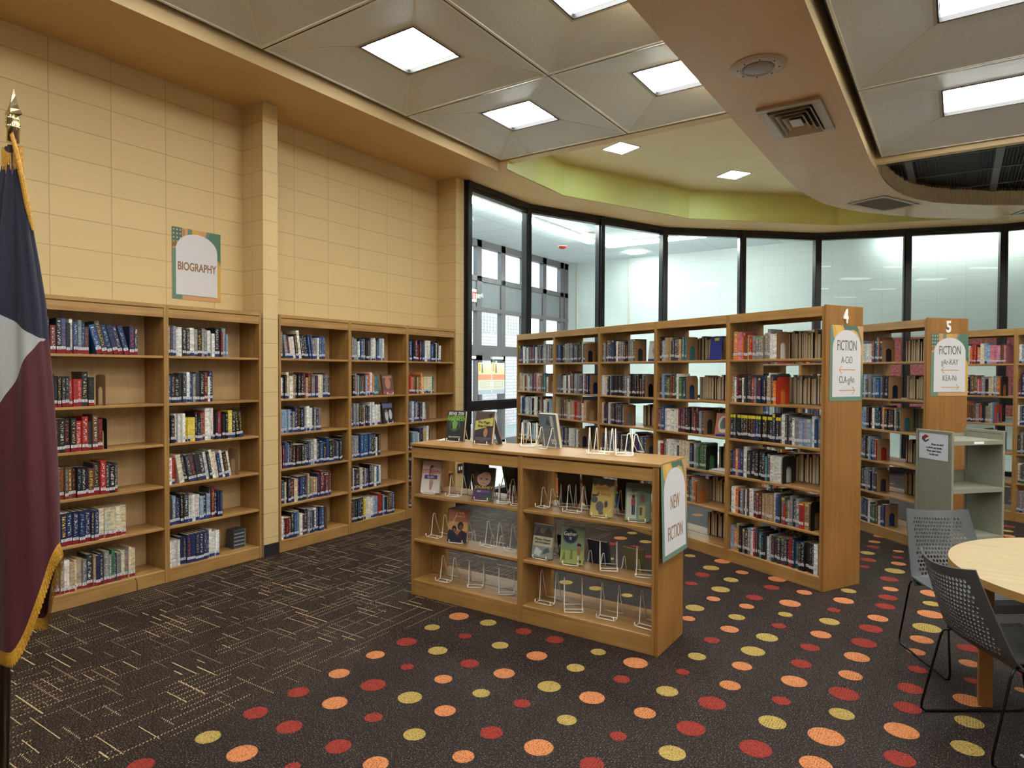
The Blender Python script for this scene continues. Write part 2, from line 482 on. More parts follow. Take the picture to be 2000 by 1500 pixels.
# ------------------------------------------------------------------ mesh building
class MB:
    def __init__(s):
        s.v = []; s.f = []; s.m = []; s.c = []; s.u = []; s.names = []

    def mi(s, name):
        if name not in s.names:
            s.names.append(name)
        return s.names.index(name)

    def face(s, pts, mat, col=None, uv=None, M=None):
        b = len(s.v)
        for p in pts:
            p = Vector(p)
            s.v.append(M @ p if M is not None else p)
        s.f.append(tuple(range(b, b+len(pts))))
        s.m.append(s.mi(mat)); s.c.append(col or (1, 1, 1)); s.u.append(uv)

    def box(s, x0, x1, y0, y1, z0, z1, mat, col=None, M=None, over=None, uv=None):
        """over: {face: material}; faces -x +x -y +y -z +z = l r f b d u ; uv on the front face"""
        b = len(s.v)
        for p in ((x0, y0, z0), (x1, y0, z0), (x1, y1, z0), (x0, y1, z0), (x0, y0, z1), (x1, y0, z1), (x1, y1, z1), (x0, y1, z1)):
            p = Vector(p)
            s.v.append(M @ p if M is not None else p)
        F = {'d': (0, 3, 2, 1), 'u': (4, 5, 6, 7), 'f': (0, 1, 5, 4), 'b': (2, 3, 7, 6), 'l': (3, 0, 4, 7), 'r': (1, 2, 6, 5)}
        for k, q in F.items():
            s.f.append(tuple(b+i for i in q))
            mt = mat
            cc = col
            if over and k in over:
                mt = over[k]
            s.m.append(s.mi(mt)); s.c.append(cc or (1, 1, 1))
            s.u.append(uv if (uv and k == 'f') else None)

    def prism(s, poly, z0, z1, mat, top=None, side=None, col=None):
        n = len(poly); b = len(s.v)
        for z in (z0, z1):
            for p in poly:
                s.v.append(Vector((p[0], p[1], z)))
        a = sum(poly[i][0]*poly[(i+1) % n][1]-poly[(i+1) % n][0]*poly[i][1] for i in range(n))
        bot = tuple(b+i for i in range(n)); tp = tuple(b+n+i for i in range(n))
        if a > 0:
            bot = bot[::-1]
        else:
            tp = tp[::-1]
        s.f.append(bot); s.m.append(s.mi(mat)); s.c.append(col or (1, 1, 1)); s.u.append(None)
        s.f.append(tp); s.m.append(s.mi(top or mat)); s.c.append(col or (1, 1, 1)); s.u.append(None)
        for i in range(n):
            j = (i+1) % n
            q = (b+i, b+j, b+n+j, b+n+i)
            if a < 0:
                q = q[::-1]
            s.f.append(q); s.m.append(s.mi(side or mat)); s.c.append(col or (1, 1, 1)); s.u.append(None)

    def tube(s, pts, r, mat, n=6, cap=True, closed=False, M=None, col=None):
        pts = [Vector(p) for p in pts]
        rr = r if isinstance(r, (list, tuple)) else [r]*len(pts)
        b = len(s.v); N_ = len(pts)
        up = None
        for i, p in enumerate(pts):
            if closed:
                t = pts[(i+1) % N_]-pts[i-1]
            else:
                t = pts[min(i+1, N_-1)]-pts[max(i-1, 0)]
            t.normalize()
            if up is None:
                up = t.orthogonal().normalized()
            else:
                up = (up-t*up.dot(t))
                if up.length < 1e-6:
                    up = t.orthogonal()
                up.normalize()
            sd_ = t.cross(up)
            for k in range(n):
                a = 2*PI*k/n
                q = p+(up*math.cos(a)+sd_*math.sin(a))*rr[i]
                s.v.append(M @ q if M is not None else q)
        seg = N_ if closed else N_-1
        for i in range(seg):
            for k in range(n):
                a0 = b+i*n+k; a1 = b+i*n+(k+1) % n
                c0 = b+((i+1) % N_)*n+k; c1 = b+((i+1) % N_)*n+(k+1) % n
                s.f.append((a0, a1, c1, c0)); s.m.append(s.mi(mat)); s.c.append(col or (1, 1, 1)); s.u.append(None)
        if cap and not closed:
            s.f.append(tuple(b+k for k in range(n))[::-1]); s.f.append(tuple(b+(N_-1)*n+k for k in range(n)))
            for _ in range(2):
                s.m.append(s.mi(mat)); s.c.append(col or (1, 1, 1)); s.u.append(None)

    def lathe(s, prof, mat, n=24, M=None, col=None):
        b = len(s.v)
        for r, z in prof:
            for k in range(n):
                a = 2*PI*k/n
                q = Vector((r*math.cos(a), r*math.sin(a), z))
                s.v.append(M @ q if M is not None else q)
        for i in range(len(prof)-1):
            for k in range(n):
                s.f.append((b+i*n+k, b+i*n+(k+1) % n, b+(i+1)*n+(k+1) % n, b+(i+1)*n+k))
                s.m.append(s.mi(mat)); s.c.append(col or (1, 1, 1)); s.u.append(None)
        s.f.append(tuple(b+k for k in range(n))[::-1]); s.f.append(tuple(b+(len(prof)-1)*n+k for k in range(n)))
        for _ in range(2):
            s.m.append(s.mi(mat)); s.c.append(col or (1, 1, 1)); s.u.append(None)

    def disc(s, cx, cy, z, r, mat, n=24, M=None, col=None, ry=None):
        s.face([(cx+r*math.cos(2*PI*k/n), cy+(ry or r)*math.sin(2*PI*k/n), z) for k in range(n)], mat, col=col, M=M)

    def mesh(s, name):
        me = bpy.data.meshes.new(name)
        me.from_pydata([tuple(p) for p in s.v], [], s.f)
        for nme in s.names:
            me.materials.append(MATS[nme])
        me.polygons.foreach_set('material_index', s.m)
        if any(c != (1, 1, 1) for c in s.c):
            at = me.color_attributes.new('bcol', 'FLOAT_COLOR', 'CORNER')
            buf = []
            for f, c in zip(s.f, s.c):
                buf += [c[0], c[1], c[2], 1.0]*len(f)
            at.data.foreach_set('color', buf)
        if any(u is not None for u in s.u):
            ul = me.uv_layers.new(name='uv')
            buf = []
            for f, u in zip(s.f, s.u):
                if u is None:
                    buf += [-1.0, -1.0]*len(f)
                else:
                    for q in u:
                        buf += [q[0], q[1]]
            ul.data.foreach_set('uv', buf)
        me.update()
        return me

    def build(s, name, parent=None, bevel=0, smooth=False, solid=0):
        o = bpy.data.objects.new(name, s.mesh(name))
        COL.objects.link(o)
        if parent is not None:
            o.parent = parent
        if solid:
            md = o.modifiers.new('solid', 'SOLIDIFY'); md.thickness = solid; md.offset = 0
        if bevel:
            md = o.modifiers.new('bevel', 'BEVEL'); md.width = bevel; md.segments = 1; md.limit_method = 'ANGLE'
        if smooth:
            for p in o.data.polygons:
                p.use_smooth = True
        return o


def tag(o, label=None, cat=None, group=None, kind=None):
    if label: o['label'] = label
    if cat: o['category'] = cat
    if group: o['group'] = group
    if kind: o['kind'] = kind
    return o


def empty(name, loc, rz=0.0, label=None, cat=None, group=None, kind=None):
    o = bpy.data.objects.new(name, None)
    o.empty_display_size = 0.1
    COL.objects.link(o)
    o.location = loc
    o.rotation_euler = (0, 0, rz)
    return tag(o, label, cat, group, kind)


def struct(mb, name, **k):
    o = mb.build(name, **k)
    if not k.get('parent'):
        o['kind'] = 'structure'
    return o


def copy_tree(o, parent=None):
    c = o.copy()
    COL.objects.link(c)
    if parent is not None:
        c.parent = parent
    for ch in [q for q in o.children]:
        copy_tree(ch, c)
    return c


def text_mesh(txt, h, mat, xs=1.0, align='CENTER', ext=0.0006, bold=0.0):
    """letters in the local x-z plane, facing -y, baseline at z=0"""
    cu = bpy.data.curves.new('lettering', 'FONT')
    cu.body = txt
    cu.size = h/0.72
    cu.align_x = align
    cu.extrude = ext
    cu.offset = bold
    cu.space_line = 1.0
    ob = bpy.data.objects.new('lettering_tmp', cu)
    COL.objects.link(ob)
    dg = bpy.context.evaluated_depsgraph_get()
    dg.update()
    me = bpy.data.meshes.new_from_object(ob.evaluated_get(dg))
    bpy.data.objects.remove(ob)
    me.transform(Matrix(((xs, 0, 0, 0), (0, 0, -1, 0), (0, 1, 0, 0), (0, 0, 0, 1))))
    me.materials.clear()
    me.materials.append(MATS[mat])
    return me


def text_obj(txt, h, mat, parent, loc, xs=1.0, name='lettering', align='CENTER', bold=0.0, rot=None):
    o = bpy.data.objects.new(name, text_mesh(txt, h, mat, xs, align, bold=bold))
    COL.objects.link(o)
    o.parent = parent
    o.location = loc
    if rot:
        o.rotation_euler = rot
    return o


ORD = ['first', 'second', 'third', 'fourth', 'fifth', 'sixth', 'seventh', 'eighth', 'ninth', 'tenth', 'eleventh', 'twelfth', 'thirteenth', 'fourteenth', 'fifteenth', 'sixteenth', 'seventeenth', 'eighteenth', 'nineteenth', 'twentieth', 'twenty-first', 'twenty-second', 'twenty-third', 'twenty-fourth', 'twenty-fifth', 'twenty-sixth', 'twenty-seventh', 'twenty-eighth', 'twenty-ninth', 'thirtieth', 'thirty-first', 'thirty-second', 'thirty-third', 'thirty-fourth', 'thirty-fifth', 'thirty-sixth', 'thirty-seventh', 'thirty-eighth']

# carpet dots: colour, x, y, radius in metres
DOTS = (
'O2.60,3.47,0.067 Y2.83,3.49,0.054 Y2.58,3.22,0.049 R2.84,3.23,0.041 R2.60,2.96,0.062 Y3.10,3.24,0.051 Y2.84,2.97,0.057 O2.58,2.72,0.054 R3.10,2.94,0.053 R2.84,2.71,0.037 O3.33,2.95,0.059 '
'O2.59,2.44,0.056 O3.10,2.71,0.049 R2.84,2.45,0.065 R2.58,2.18,0.054 Y3.36,2.70,0.045 Y3.09,2.46,0.061 O2.82,2.21,0.062 O3.32,2.46,0.052 R2.58,1.93,0.057 R3.08,2.22,0.043 R2.82,1.94,0.058 '
'R3.62,2.43,0.053 Y3.34,2.22,0.051 Y2.59,1.68,0.054 R3.13,1.96,0.056 O2.83,1.69,0.064 O3.63,2.21,0.047 O3.36,1.96,0.054 R2.56,1.40,0.053 R3.09,1.75,0.032 R3.10,3.50,0.052 R3.33,3.50,0.055 '
'O3.36,3.24,0.061 Y3.63,3.49,0.045 Y3.62,3.23,0.050 O3.87,3.48,0.069 R3.89,3.25,0.044 Y3.61,2.96,0.061 O3.85,2.98,0.065 R4.13,3.52,0.037 Y4.14,3.26,0.056 R3.59,2.73,0.042 Y3.85,2.72,0.047 '
'R4.11,2.73,0.038 O4.13,2.99,0.053 O3.86,2.45,0.065 R4.36,2.98,0.065 Y4.36,2.74,0.058 R4.11,2.47,0.052 Y4.13,3.76,0.051 O4.39,3.51,0.054 R4.37,3.27,0.067 O4.38,3.78,0.055 Y4.38,4.02,0.068 '
'R4.13,4.04,0.048 O4.17,4.28,0.057 Y4.15,4.52,0.054 Y4.40,4.28,0.065 R4.42,4.52,0.045 Y4.41,4.76,0.046 O4.15,4.77,0.051 O3.91,4.79,0.049 O3.89,4.31,0.044 Y3.86,4.53,0.064 Y3.89,5.03,0.068 '
'R3.66,5.31,0.060 Y3.66,5.54,0.067 O3.68,5.79,0.068 Y3.39,5.80,0.048 R3.66,5.04,0.048 O3.91,5.56,0.051 Y3.89,5.31,0.057 R4.15,4.99,0.059 O4.19,5.54,0.070 R4.20,5.30,0.057 O4.43,5.32,0.054 '
'O4.39,5.01,0.072 O4.70,5.29,0.068 Y4.70,5.55,0.054 R4.67,5.04,0.043 Y4.68,4.79,0.062 R4.65,4.27,0.054 O4.67,4.52,0.061 R4.65,4.00,0.055 O4.66,3.75,0.066 R4.65,3.49,0.045 Y4.66,3.25,0.062 '
'R4.65,2.98,0.069 O4.89,3.00,0.065 O4.89,3.26,0.077 Y4.92,3.52,0.057 R4.90,3.75,0.072 O4.90,4.00,0.060 O4.90,4.28,0.068 R4.91,4.53,0.072 R4.92,4.81,0.069 O4.94,5.04,0.063 R4.96,5.33,0.062 '
'R4.96,5.55,0.063 O4.96,5.78,0.053 R4.93,6.05,0.066 Y4.95,6.33,0.075 O4.96,6.59,0.058 R4.73,6.57,0.063 R4.73,6.32,0.040 Y4.70,6.82,0.060 R4.72,7.09,0.054 O4.71,7.31,0.054 O4.73,7.59,0.058 '
'O4.93,7.05,0.045 R4.94,6.81,0.044 R4.96,7.36,0.030 O5.17,3.51,0.072 R5.18,3.77,0.061 R5.18,4.01,0.061 R5.18,3.25,0.061 Y2.62,6.28,0.050 O2.61,6.02,0.065 Y2.87,6.03,0.058 R2.63,5.78,0.055 '
'R2.86,5.80,0.046 R3.10,5.56,0.048 Y2.83,5.30,0.045 O3.12,5.30,0.044 Y2.84,4.51,0.053 Y3.10,4.51,0.051 Y3.36,4.50,0.042 O2.89,7.51,0.066 O5.23,5.84,0.082 Y5.23,5.58,0.055 O5.23,5.33,0.079 '
'Y5.22,5.03,0.082 R5.84,8.88,0.057 Y5.82,8.62,0.050 O5.81,8.36,0.058 O5.74,5.86,0.054 O5.20,4.79,0.064 O5.18,4.56,0.050 R5.20,4.29,0.047 R5.44,4.80,0.062 O5.44,4.55,0.052 R5.45,4.30,0.036 '
'O5.43,4.03,0.068 Y5.43,3.78,0.060 Y5.42,3.51,0.063 R5.68,4.56,0.026 O5.66,4.32,0.030 R7.55,-1.06,0.055 Y4.66,1.37,0.055 O6.88,5.91,0.070 R9.40,1.34,0.070 R5.69,-1.78,0.042 O8.59,6.51,0.042 '
'Y9.11,1.88,0.070 O9.87,3.58,0.055 R8.36,6.31,0.055 R3.39,-0.04,0.055 Y10.23,4.28,0.055 Y5.94,10.00,0.055 R6.83,3.87,0.055 O7.99,11.38,0.070 O7.91,0.35,0.070 Y9.75,6.20,0.070 Y4.28,9.98,0.055 '
'Y4.87,-1.09,0.055 O3.32,9.53,0.042 Y5.89,-0.29,0.070 Y8.62,3.44,0.055 O6.96,11.28,0.070 R4.48,-1.48,0.042 O10.10,11.99,0.070 O4.70,7.93,0.055 O5.46,-0.01,0.055 Y6.25,5.49,0.070 Y7.99,-0.52,0.055 '
'O4.49,2.34,0.070 O8.83,12.22,0.042 O9.85,6.77,0.070 Y6.48,6.49,0.042 O10.21,1.62,0.055 O7.29,2.61,0.042 R5.59,9.12,0.070 Y8.01,-0.11,0.042 O7.77,1.88,0.042 R7.96,7.35,0.042 Y7.35,11.67,0.042 '
'R6.07,10.32,0.042 Y5.27,7.36,0.055 R4.75,9.33,0.070 Y10.17,2.54,0.042 Y9.43,2.90,0.042 R8.97,2.97,0.055 O5.91,4.04,0.042 R9.87,0.25,0.055 Y10.05,10.67,0.055 Y7.02,12.19,0.042 O8.56,8.77,0.070 '
'R5.31,1.28,0.070 R10.27,-0.27,0.042 Y2.90,9.56,0.042 Y9.68,10.96,0.042 R2.72,8.73,0.070 Y5.31,1.64,0.055 R9.02,-1.12,0.042 R3.58,10.78,0.042 R4.51,1.94,0.042 O6.72,-1.27,0.042 R9.37,9.16,0.042 '
'R6.68,5.06,0.055 O5.69,2.38,0.042 Y3.63,-1.95,0.055 R8.89,6.16,0.055 Y6.25,7.36,0.055 O7.64,-1.37,0.042 Y8.16,4.06,0.055 Y6.25,1.53,0.055 O8.10,-0.97,0.042 O5.98,10.67,0.055 O10.25,6.05,0.042 '
'Y6.28,-0.23,0.070 O9.32,5.63,0.070 Y6.81,9.69,0.042 O7.07,7.49,0.042 R9.34,-1.63,0.070 O6.42,8.03,0.070 Y4.98,-0.72,0.070 Y6.79,1.43,0.070 R6.95,10.52,0.042 R4.53,0.59,0.055 O7.47,8.85,0.055 '
'Y10.29,3.94,0.042 Y5.89,6.19,0.070 R9.90,7.87,0.070 R10.11,6.45,0.042 Y4.73,0.87,0.070 O8.07,11.73,0.070 O9.35,6.42,0.042 O5.04,1.86,0.042 R5.16,9.15,0.055 Y10.43,4.91,0.042 Y6.31,10.02,0.070 '
'Y3.19,11.64,0.042 Y4.47,8.33,0.042 R10.17,10.30,0.042 Y8.73,-0.02,0.070 O7.94,-1.47,0.042 O9.44,2.51,0.042 R8.36,-0.76,0.055 O9.19,2.20,0.055 R6.06,5.00,0.070 Y8.59,2.26,0.070 O7.77,9.61,0.042 '
'Y8.56,11.84,0.070 O6.84,-0.37,0.070 Y5.40,8.34,0.070 Y7.08,0.62,0.070 Y7.59,0.58,0.055 R3.59,11.42,0.055 R8.78,8.16,0.070 R7.16,3.64,0.055 O6.68,10.60,0.055 O6.89,9.11,0.055 O9.29,-0.39,0.070 '
'Y3.41,-0.38,0.042 O4.08,0.72,0.070 Y8.48,9.75,0.042 O7.28,0.11,0.042 O4.03,10.51,0.055 O9.64,11.67,0.055 Y6.97,6.40,0.055 O10.32,7.89,0.070 Y8.35,-1.97,0.042 Y6.25,0.79,0.042 Y7.71,4.40,0.055 '
'Y3.69,9.41,0.042 Y5.21,2.95,0.042 R3.25,10.08,0.070 R10.48,0.95,0.042 R2.96,-0.88,0.070 O8.13,5.74,0.042 O7.74,2.39,0.055 R8.59,3.78,0.055 O9.71,8.36,0.055 O6.15,3.21,0.042 O10.26,9.58,0.055 '
'R4.16,1.01,0.070 R5.80,0.42,0.042 O3.49,0.42,0.042 O3.09,-1.68,0.055 R10.23,1.15,0.055 Y6.36,0.37,0.042 O3.03,8.48,0.055 R6.47,6.08,0.055 R7.58,2.96,0.042 R7.29,-1.95,0.070 Y2.91,-1.22,0.070 '
'O9.71,0.89,0.055 Y8.95,11.21,0.042 O7.60,3.68,0.042 Y5.69,2.81,0.055 Y4.00,8.65,0.055 R9.20,5.97,0.055 O8.94,4.31,0.070 R6.41,1.88,0.070 Y8.30,6.72,0.070 R8.60,7.75,0.055 R7.68,10.65,0.055 '
'Y6.30,10.51,0.055 R10.48,-1.98,0.055 O5.29,2.48,0.042 Y9.10,1.03,0.042 R10.32,11.47,0.070 O6.60,11.06,0.070 Y8.78,4.73,0.042 R7.33,10.37,0.042 R9.12,7.80,0.070 Y6.45,7.63,0.055 R5.79,7.52,0.055 '
'Y6.87,4.68,0.070 Y6.44,-0.97,0.070 R7.73,6.72,0.042 O5.38,12.34,0.042 R6.01,-0.79,0.055 Y3.92,11.41,0.042 Y9.51,12.21,0.055 O9.96,5.71,0.055 O10.09,11.00,0.055 R2.76,10.85,0.070 O6.50,-1.46,0.070 '
'R4.17,9.26,0.042 O6.12,11.08,0.042 Y5.58,9.61,0.055 Y10.03,4.83,0.042 O5.45,10.28,0.042 R4.53,9.62,0.042 R6.84,0.39,0.042 O6.29,12.10,0.070 R2.90,0.66,0.055 R6.03,2.87,0.070 O6.92,-0.65,0.055 '
'R5.92,1.75,0.042 Y6.00,7.04,0.042 R9.81,9.64,0.042 O8.48,10.12,0.070 R8.53,2.86,0.055 Y6.73,8.87,0.070 R5.89,5.47,0.055 O6.20,9.56,0.055 O10.18,0.24,0.042 Y9.33,9.92,0.070 Y4.77,2.56,0.070 '
'R5.75,-1.29,0.042 R5.71,2.06,0.055 R4.59,12.11,0.055 R4.43,0.88,0.070 R9.23,7.09,0.055 Y6.26,2.17,0.042 Y3.94,0.16,0.042 O8.06,4.73,0.070 Y3.65,0.11,0.042 R6.83,3.51,0.055 O5.69,12.22,0.042 '
'R9.83,-0.89,0.042 O10.02,12.36,0.042 O9.67,-0.51,0.055 Y8.52,9.26,0.055 R9.30,0.58,0.055 Y6.10,0.11,0.042 O4.88,12.06,0.042 Y6.78,4.36,0.042 O8.23,3.21,0.055 O3.77,1.17,0.042 Y4.85,-1.58,0.070 '
'R6.10,7.83,0.070 O9.55,3.45,0.042 R9.64,2.13,0.042 R9.11,6.62,0.055 R2.68,9.99,0.055 O7.57,7.50,0.055 R10.44,-1.05,0.055 R6.40,4.08,0.070 R7.21,10.73,0.070 Y5.71,-0.73,0.070 Y2.83,11.46,0.042 '
'R7.83,5.61,0.070 R4.97,10.96,0.070 O6.81,6.93,0.055 Y8.68,11.10,0.070 Y8.30,10.35,0.042 R6.51,10.29,0.042 R5.78,3.60,0.055 R8.09,2.90,0.042 Y7.07,1.54,0.042 Y4.32,7.66,0.042 O7.33,7.05,0.055 '
'Y9.39,5.06,0.042 Y8.02,1.20,0.055 R7.21,9.86,0.070 Y3.36,8.96,0.070 O9.59,5.80,0.070 O8.64,4.09,0.070 O4.29,-0.41,0.055 O7.88,1.56,0.055 R8.40,11.00,0.070 O3.69,-0.80,0.055 Y8.63,0.38,0.055 '
'Y8.49,5.26,0.070 R7.67,1.04,0.070 Y8.36,0.99,0.070 O7.57,6.12,0.042 O10.15,-0.94,0.070 O4.89,-0.32,0.070 O9.04,8.52,0.042 Y3.30,-0.85,0.042 Y7.58,5.47,0.055 Y4.29,-1.83,0.055 O4.31,0.27,0.042 '
'O4.54,-0.61,0.042 O7.26,1.22,0.070 Y6.64,7.22,0.055 Y7.84,8.59,0.070 R5.98,2.44,0.042 R8.88,5.20,0.055 O4.57,11.31,0.042 Y4.13,-0.80,0.055 R6.66,11.86,0.055 Y9.92,4.07,0.055 O8.44,1.72,0.070 '
'Y3.08,1.45,0.042 R7.44,1.48,0.055 R4.35,1.29,0.070 Y5.78,4.88,0.070 Y7.56,5.17,0.055 O7.55,9.25,0.055 O5.37,-0.72,0.055 Y8.26,9.45,0.042 Y4.60,-0.21,0.042 O2.81,10.55,0.070 O5.25,2.19,0.055 '
'O6.40,5.14,0.042 R4.09,12.13,0.070 R6.18,8.71,0.055 Y2.85,1.04,0.055 Y8.17,8.71,0.055 O3.63,10.19,0.070 O3.70,8.49,0.070 O3.92,10.95,0.055 O6.84,2.20,0.042 Y5.49,11.64,0.070 R4.97,10.22,0.055 '
'R9.77,1.77,0.042 Y5.52,0.76,0.070 O9.81,7.17,0.042 O7.55,6.42,0.055 Y5.32,-1.07,0.042 R5.36,-1.90,0.055 O8.54,1.30,0.042 O3.26,11.22,0.055 O6.04,11.65,0.042 R9.55,8.66,0.070 O4.45,11.69,0.055 '
'R8.09,2.15,0.042 O8.60,5.62,0.042 O9.50,7.53,0.055 Y4.66,10.10,0.070 Y7.36,9.49,0.042 O4.46,10.54,0.055 R4.56,10.99,0.070 Y10.07,7.46,0.055 Y8.87,6.97,0.055 Y10.43,9.08,0.055 O7.95,6.45,0.042 '
'Y7.99,4.30,0.042 R9.81,10.45,0.042 R3.95,9.03,0.055 R10.32,4.56,0.055 R5.89,1.20,0.042 O8.16,6.08,0.070 Y5.38,10.74,0.070 R9.61,-1.13,0.070 R6.16,9.09,0.042 R5.97,-1.65,0.055 Y3.57,11.97,0.070 '
'O3.52,1.38,0.070 O7.40,11.07,0.055 R9.83,4.61,0.042 R5.45,-1.49,0.055 O8.03,6.94,0.070 Y7.23,5.05,0.042 Y8.00,0.81,0.070 Y7.20,4.68,0.070 Y9.02,0.07,0.070 O2.64,0.48,0.055 O4.96,12.38,0.070 '
'O3.90,-0.44,0.070 Y4.97,8.62,0.055 O8.32,-1.39,0.070 R9.41,4.20,0.042 R9.46,4.48,0.042 Y7.70,-0.37,0.055 R10.04,-1.89,0.055 Y7.20,-1.00,0.055 Y5.00,11.30,0.042 R3.16,10.48,0.042 O6.14,5.95,0.042 '
'O10.08,2.90,0.070 O3.99,10.04,0.042 Y9.51,-0.12,0.055 Y7.55,9.97,0.070 R9.33,3.76,0.042 O9.72,2.79,0.055 O10.48,10.33,0.070 O8.27,8.05,0.070 Y6.14,8.24,0.055 O7.96,12.28,0.070 Y10.39,6.57,0.042 '
'O8.13,10.62,0.070 Y6.78,0.08,0.042 Y4.52,8.79,0.070 R7.45,7.86,0.070 R5.56,7.19,0.070 O4.07,1.58,0.055 R3.59,9.87,0.042 Y9.78,9.33,0.070 O9.39,10.33,0.042 O6.76,3.14,0.055 O7.25,8.34,0.042 '
'R8.69,-1.99,0.055 R5.76,3.16,0.070 O7.76,8.09,0.042 O5.08,-1.81,0.070 R7.27,1.96,0.070 Y4.63,-0.89,0.070 O5.16,10.48,0.055 Y9.04,1.56,0.042 R8.93,2.37,0.070 Y7.35,3.25,0.070 Y9.37,10.84,0.055 '
'R5.83,0.84,0.055 Y5.31,-0.44,0.070 Y5.96,12.01,0.070 O10.21,3.41,0.070 Y4.89,9.91,0.042 R6.76,8.23,0.042 R10.33,-0.70,0.070 R9.14,9.64,0.055 R3.23,0.87,0.042 R6.85,5.58,0.070 O4.39,7.18,0.070 '
'Y7.66,12.31,0.055 Y4.86,0.50,0.042 O5.01,0.16,0.042 Y8.31,11.54,0.055 Y7.09,2.84,0.055 R7.89,3.74,0.042 R10.02,0.53,0.070 R9.91,11.40,0.042 O6.82,10.87,0.055 R6.92,2.57,0.070 O3.84,-1.29,0.042 '
'O8.32,7.21,0.070 Y7.85,3.32,0.055 O8.72,3.13,0.042 R8.38,-0.45,0.042 O7.70,3.98,0.042 Y8.86,10.32,0.042 O2.80,-0.05,0.070 O5.40,7.92,0.042 O3.11,9.76,0.070 R3.13,0.19,0.055 R7.40,-0.36,0.070 '
'R7.99,7.66,0.070 O5.79,11.26,0.070 R9.54,8.02,0.055 O5.00,7.73,0.070 O3.66,0.79,0.070 R10.36,5.34,0.070 R7.97,5.27,0.070 R3.18,0.56,0.042 R9.06,-0.72,0.042 R5.97,4.41,0.070 R9.58,11.28,0.055 '
'O2.84,9.24,0.070 O9.61,5.48,0.070 Y3.85,-1.60,0.042 R6.35,4.63,0.042 R10.40,3.13,0.055 O6.67,8.57,0.070 R6.32,2.47,0.055 Y6.65,1.08,0.042 R10.38,-1.56,0.070 Y6.35,6.77,0.042 Y6.61,9.38,0.042 '
'R8.73,1.02,0.070 R9.13,8.97,0.055 O3.55,1.70,0.055 Y10.49,10.69,0.042 O5.11,-1.38,0.070 Y6.47,0.04,0.070 Y5.18,9.71,0.042 O6.69,11.46,0.055 O8.98,-1.92,0.070 R4.10,1.95,0.042 Y3.40,-1.45,0.042 '
'R5.04,11.63,0.055 R6.07,3.59,0.042 O10.35,2.78,0.055 Y6.91,-1.67,0.042 R9.04,-1.58,0.055 Y9.13,10.67,0.070 O9.93,8.62,0.070 R10.50,1.45,0.070 R9.46,9.49,0.055 R2.80,-1.65,0.070 Y7.58,2.10,0.070 '
'O9.62,3.87,0.055 O9.43,6.89,0.042 Y7.86,-1.85,0.042 Y9.98,5.17,0.070 Y5.17,12.07,0.055 O3.91,9.66,0.042 Y8.72,11.45,0.055 O6.64,2.74,0.070 Y8.25,0.19,0.042 Y10.48,2.43,0.055 O6.92,11.69,0.042 '
'O10.05,10.00,0.070 Y6.59,-0.53,0.070 Y10.06,-0.59,0.055 O7.05,3.24,0.070 R6.83,7.94,0.070 O9.22,11.84,0.070 O9.13,3.29,0.042 R4.69,9.05,0.055 R5.99,6.63,0.055 O7.81,10.94,0.042 O6.08,-1.98,0.042 '
'Y6.75,1.87,0.055 O9.04,7.50,0.055 O5.02,1.48,0.042 Y8.46,4.35,0.055 Y9.30,8.18,0.070 O6.44,3.11,0.055 Y8.14,1.68,0.042 Y8.80,9.06,0.042 Y10.32,1.91,0.055 R7.20,-1.35,0.070 Y4.29,11.40,0.042 '
'O9.41,0.28,0.055 R8.69,10.65,0.042 Y10.46,11.94,0.055 O8.17,9.74,0.055 R6.06,0.56,0.055 O8.35,0.61,0.055 R8.65,-0.33,0.070 O7.30,12.05,0.070 R4.17,-1.23,0.042 O3.53,11.11,0.055 O8.90,11.81,0.070 '
'O9.03,3.79,0.070 Y7.37,4.09,0.070 O8.40,2.02,0.055 O10.23,8.59,0.055 Y5.43,11.10,0.055 Y6.23,-1.25,0.070 O8.02,8.30,0.070 Y7.70,0.05,0.042 O8.13,12.04,0.055 Y3.27,-1.95,0.055 O9.42,1.90,0.055 '
'R4.73,-2.00,0.042 O6.44,11.64,0.042 O4.10,11.78,0.042 Y7.57,8.37,0.070 O6.29,11.33,0.055 O5.75,0.07,0.070 Y9.28,11.52,0.070 O5.10,8.03,0.070 Y8.75,-0.74,0.055 O10.12,7.17,0.070 R7.36,2.30,0.055 '
'O7.17,8.62,0.042 Y6.68,-1.99,0.055 O4.72,10.40,0.042 Y7.88,9.15,0.055 O7.81,4.96,0.055 O5.86,9.28,0.042 R7.36,5.88,0.070 O7.67,11.36,0.055 O10.05,8.90,0.055 O6.52,3.59,0.055 O9.98,2.00,0.070 '
'R6.46,9.74,0.055 O9.52,-0.77,0.055 O9.33,-1.29,0.055 Y9.66,10.19,0.070 Y8.21,3.58,0.055 Y3.51,-1.11,0.055 Y9.90,2.30,0.070 Y7.69,7.18,0.042 R10.36,11.17,0.055 R7.64,4.69,0.055 R10.34,5.76,0.042 '
'R9.65,-1.87,0.042 O8.23,9.02,0.070 R7.91,10.21,0.070 Y6.58,5.46,0.070 Y3.12,10.89,0.042 Y4.40,7.96,0.070 R5.40,8.83,0.070 O8.68,7.43,0.070 O6.88,9.97,0.042 R5.00,1.19,0.042 R8.64,-1.44,0.055 '
'Y8.54,8.38,0.042 O5.08,0.89,0.070 R8.87,9.76,0.055 R8.98,5.52,0.042 O10.44,9.90,0.055 O7.05,10.24,0.055 Y9.85,-1.39,0.070 Y10.45,7.36,0.042 O8.35,12.26,0.042 R10.13,8.28,0.055 R2.88,-0.34,0.070 '
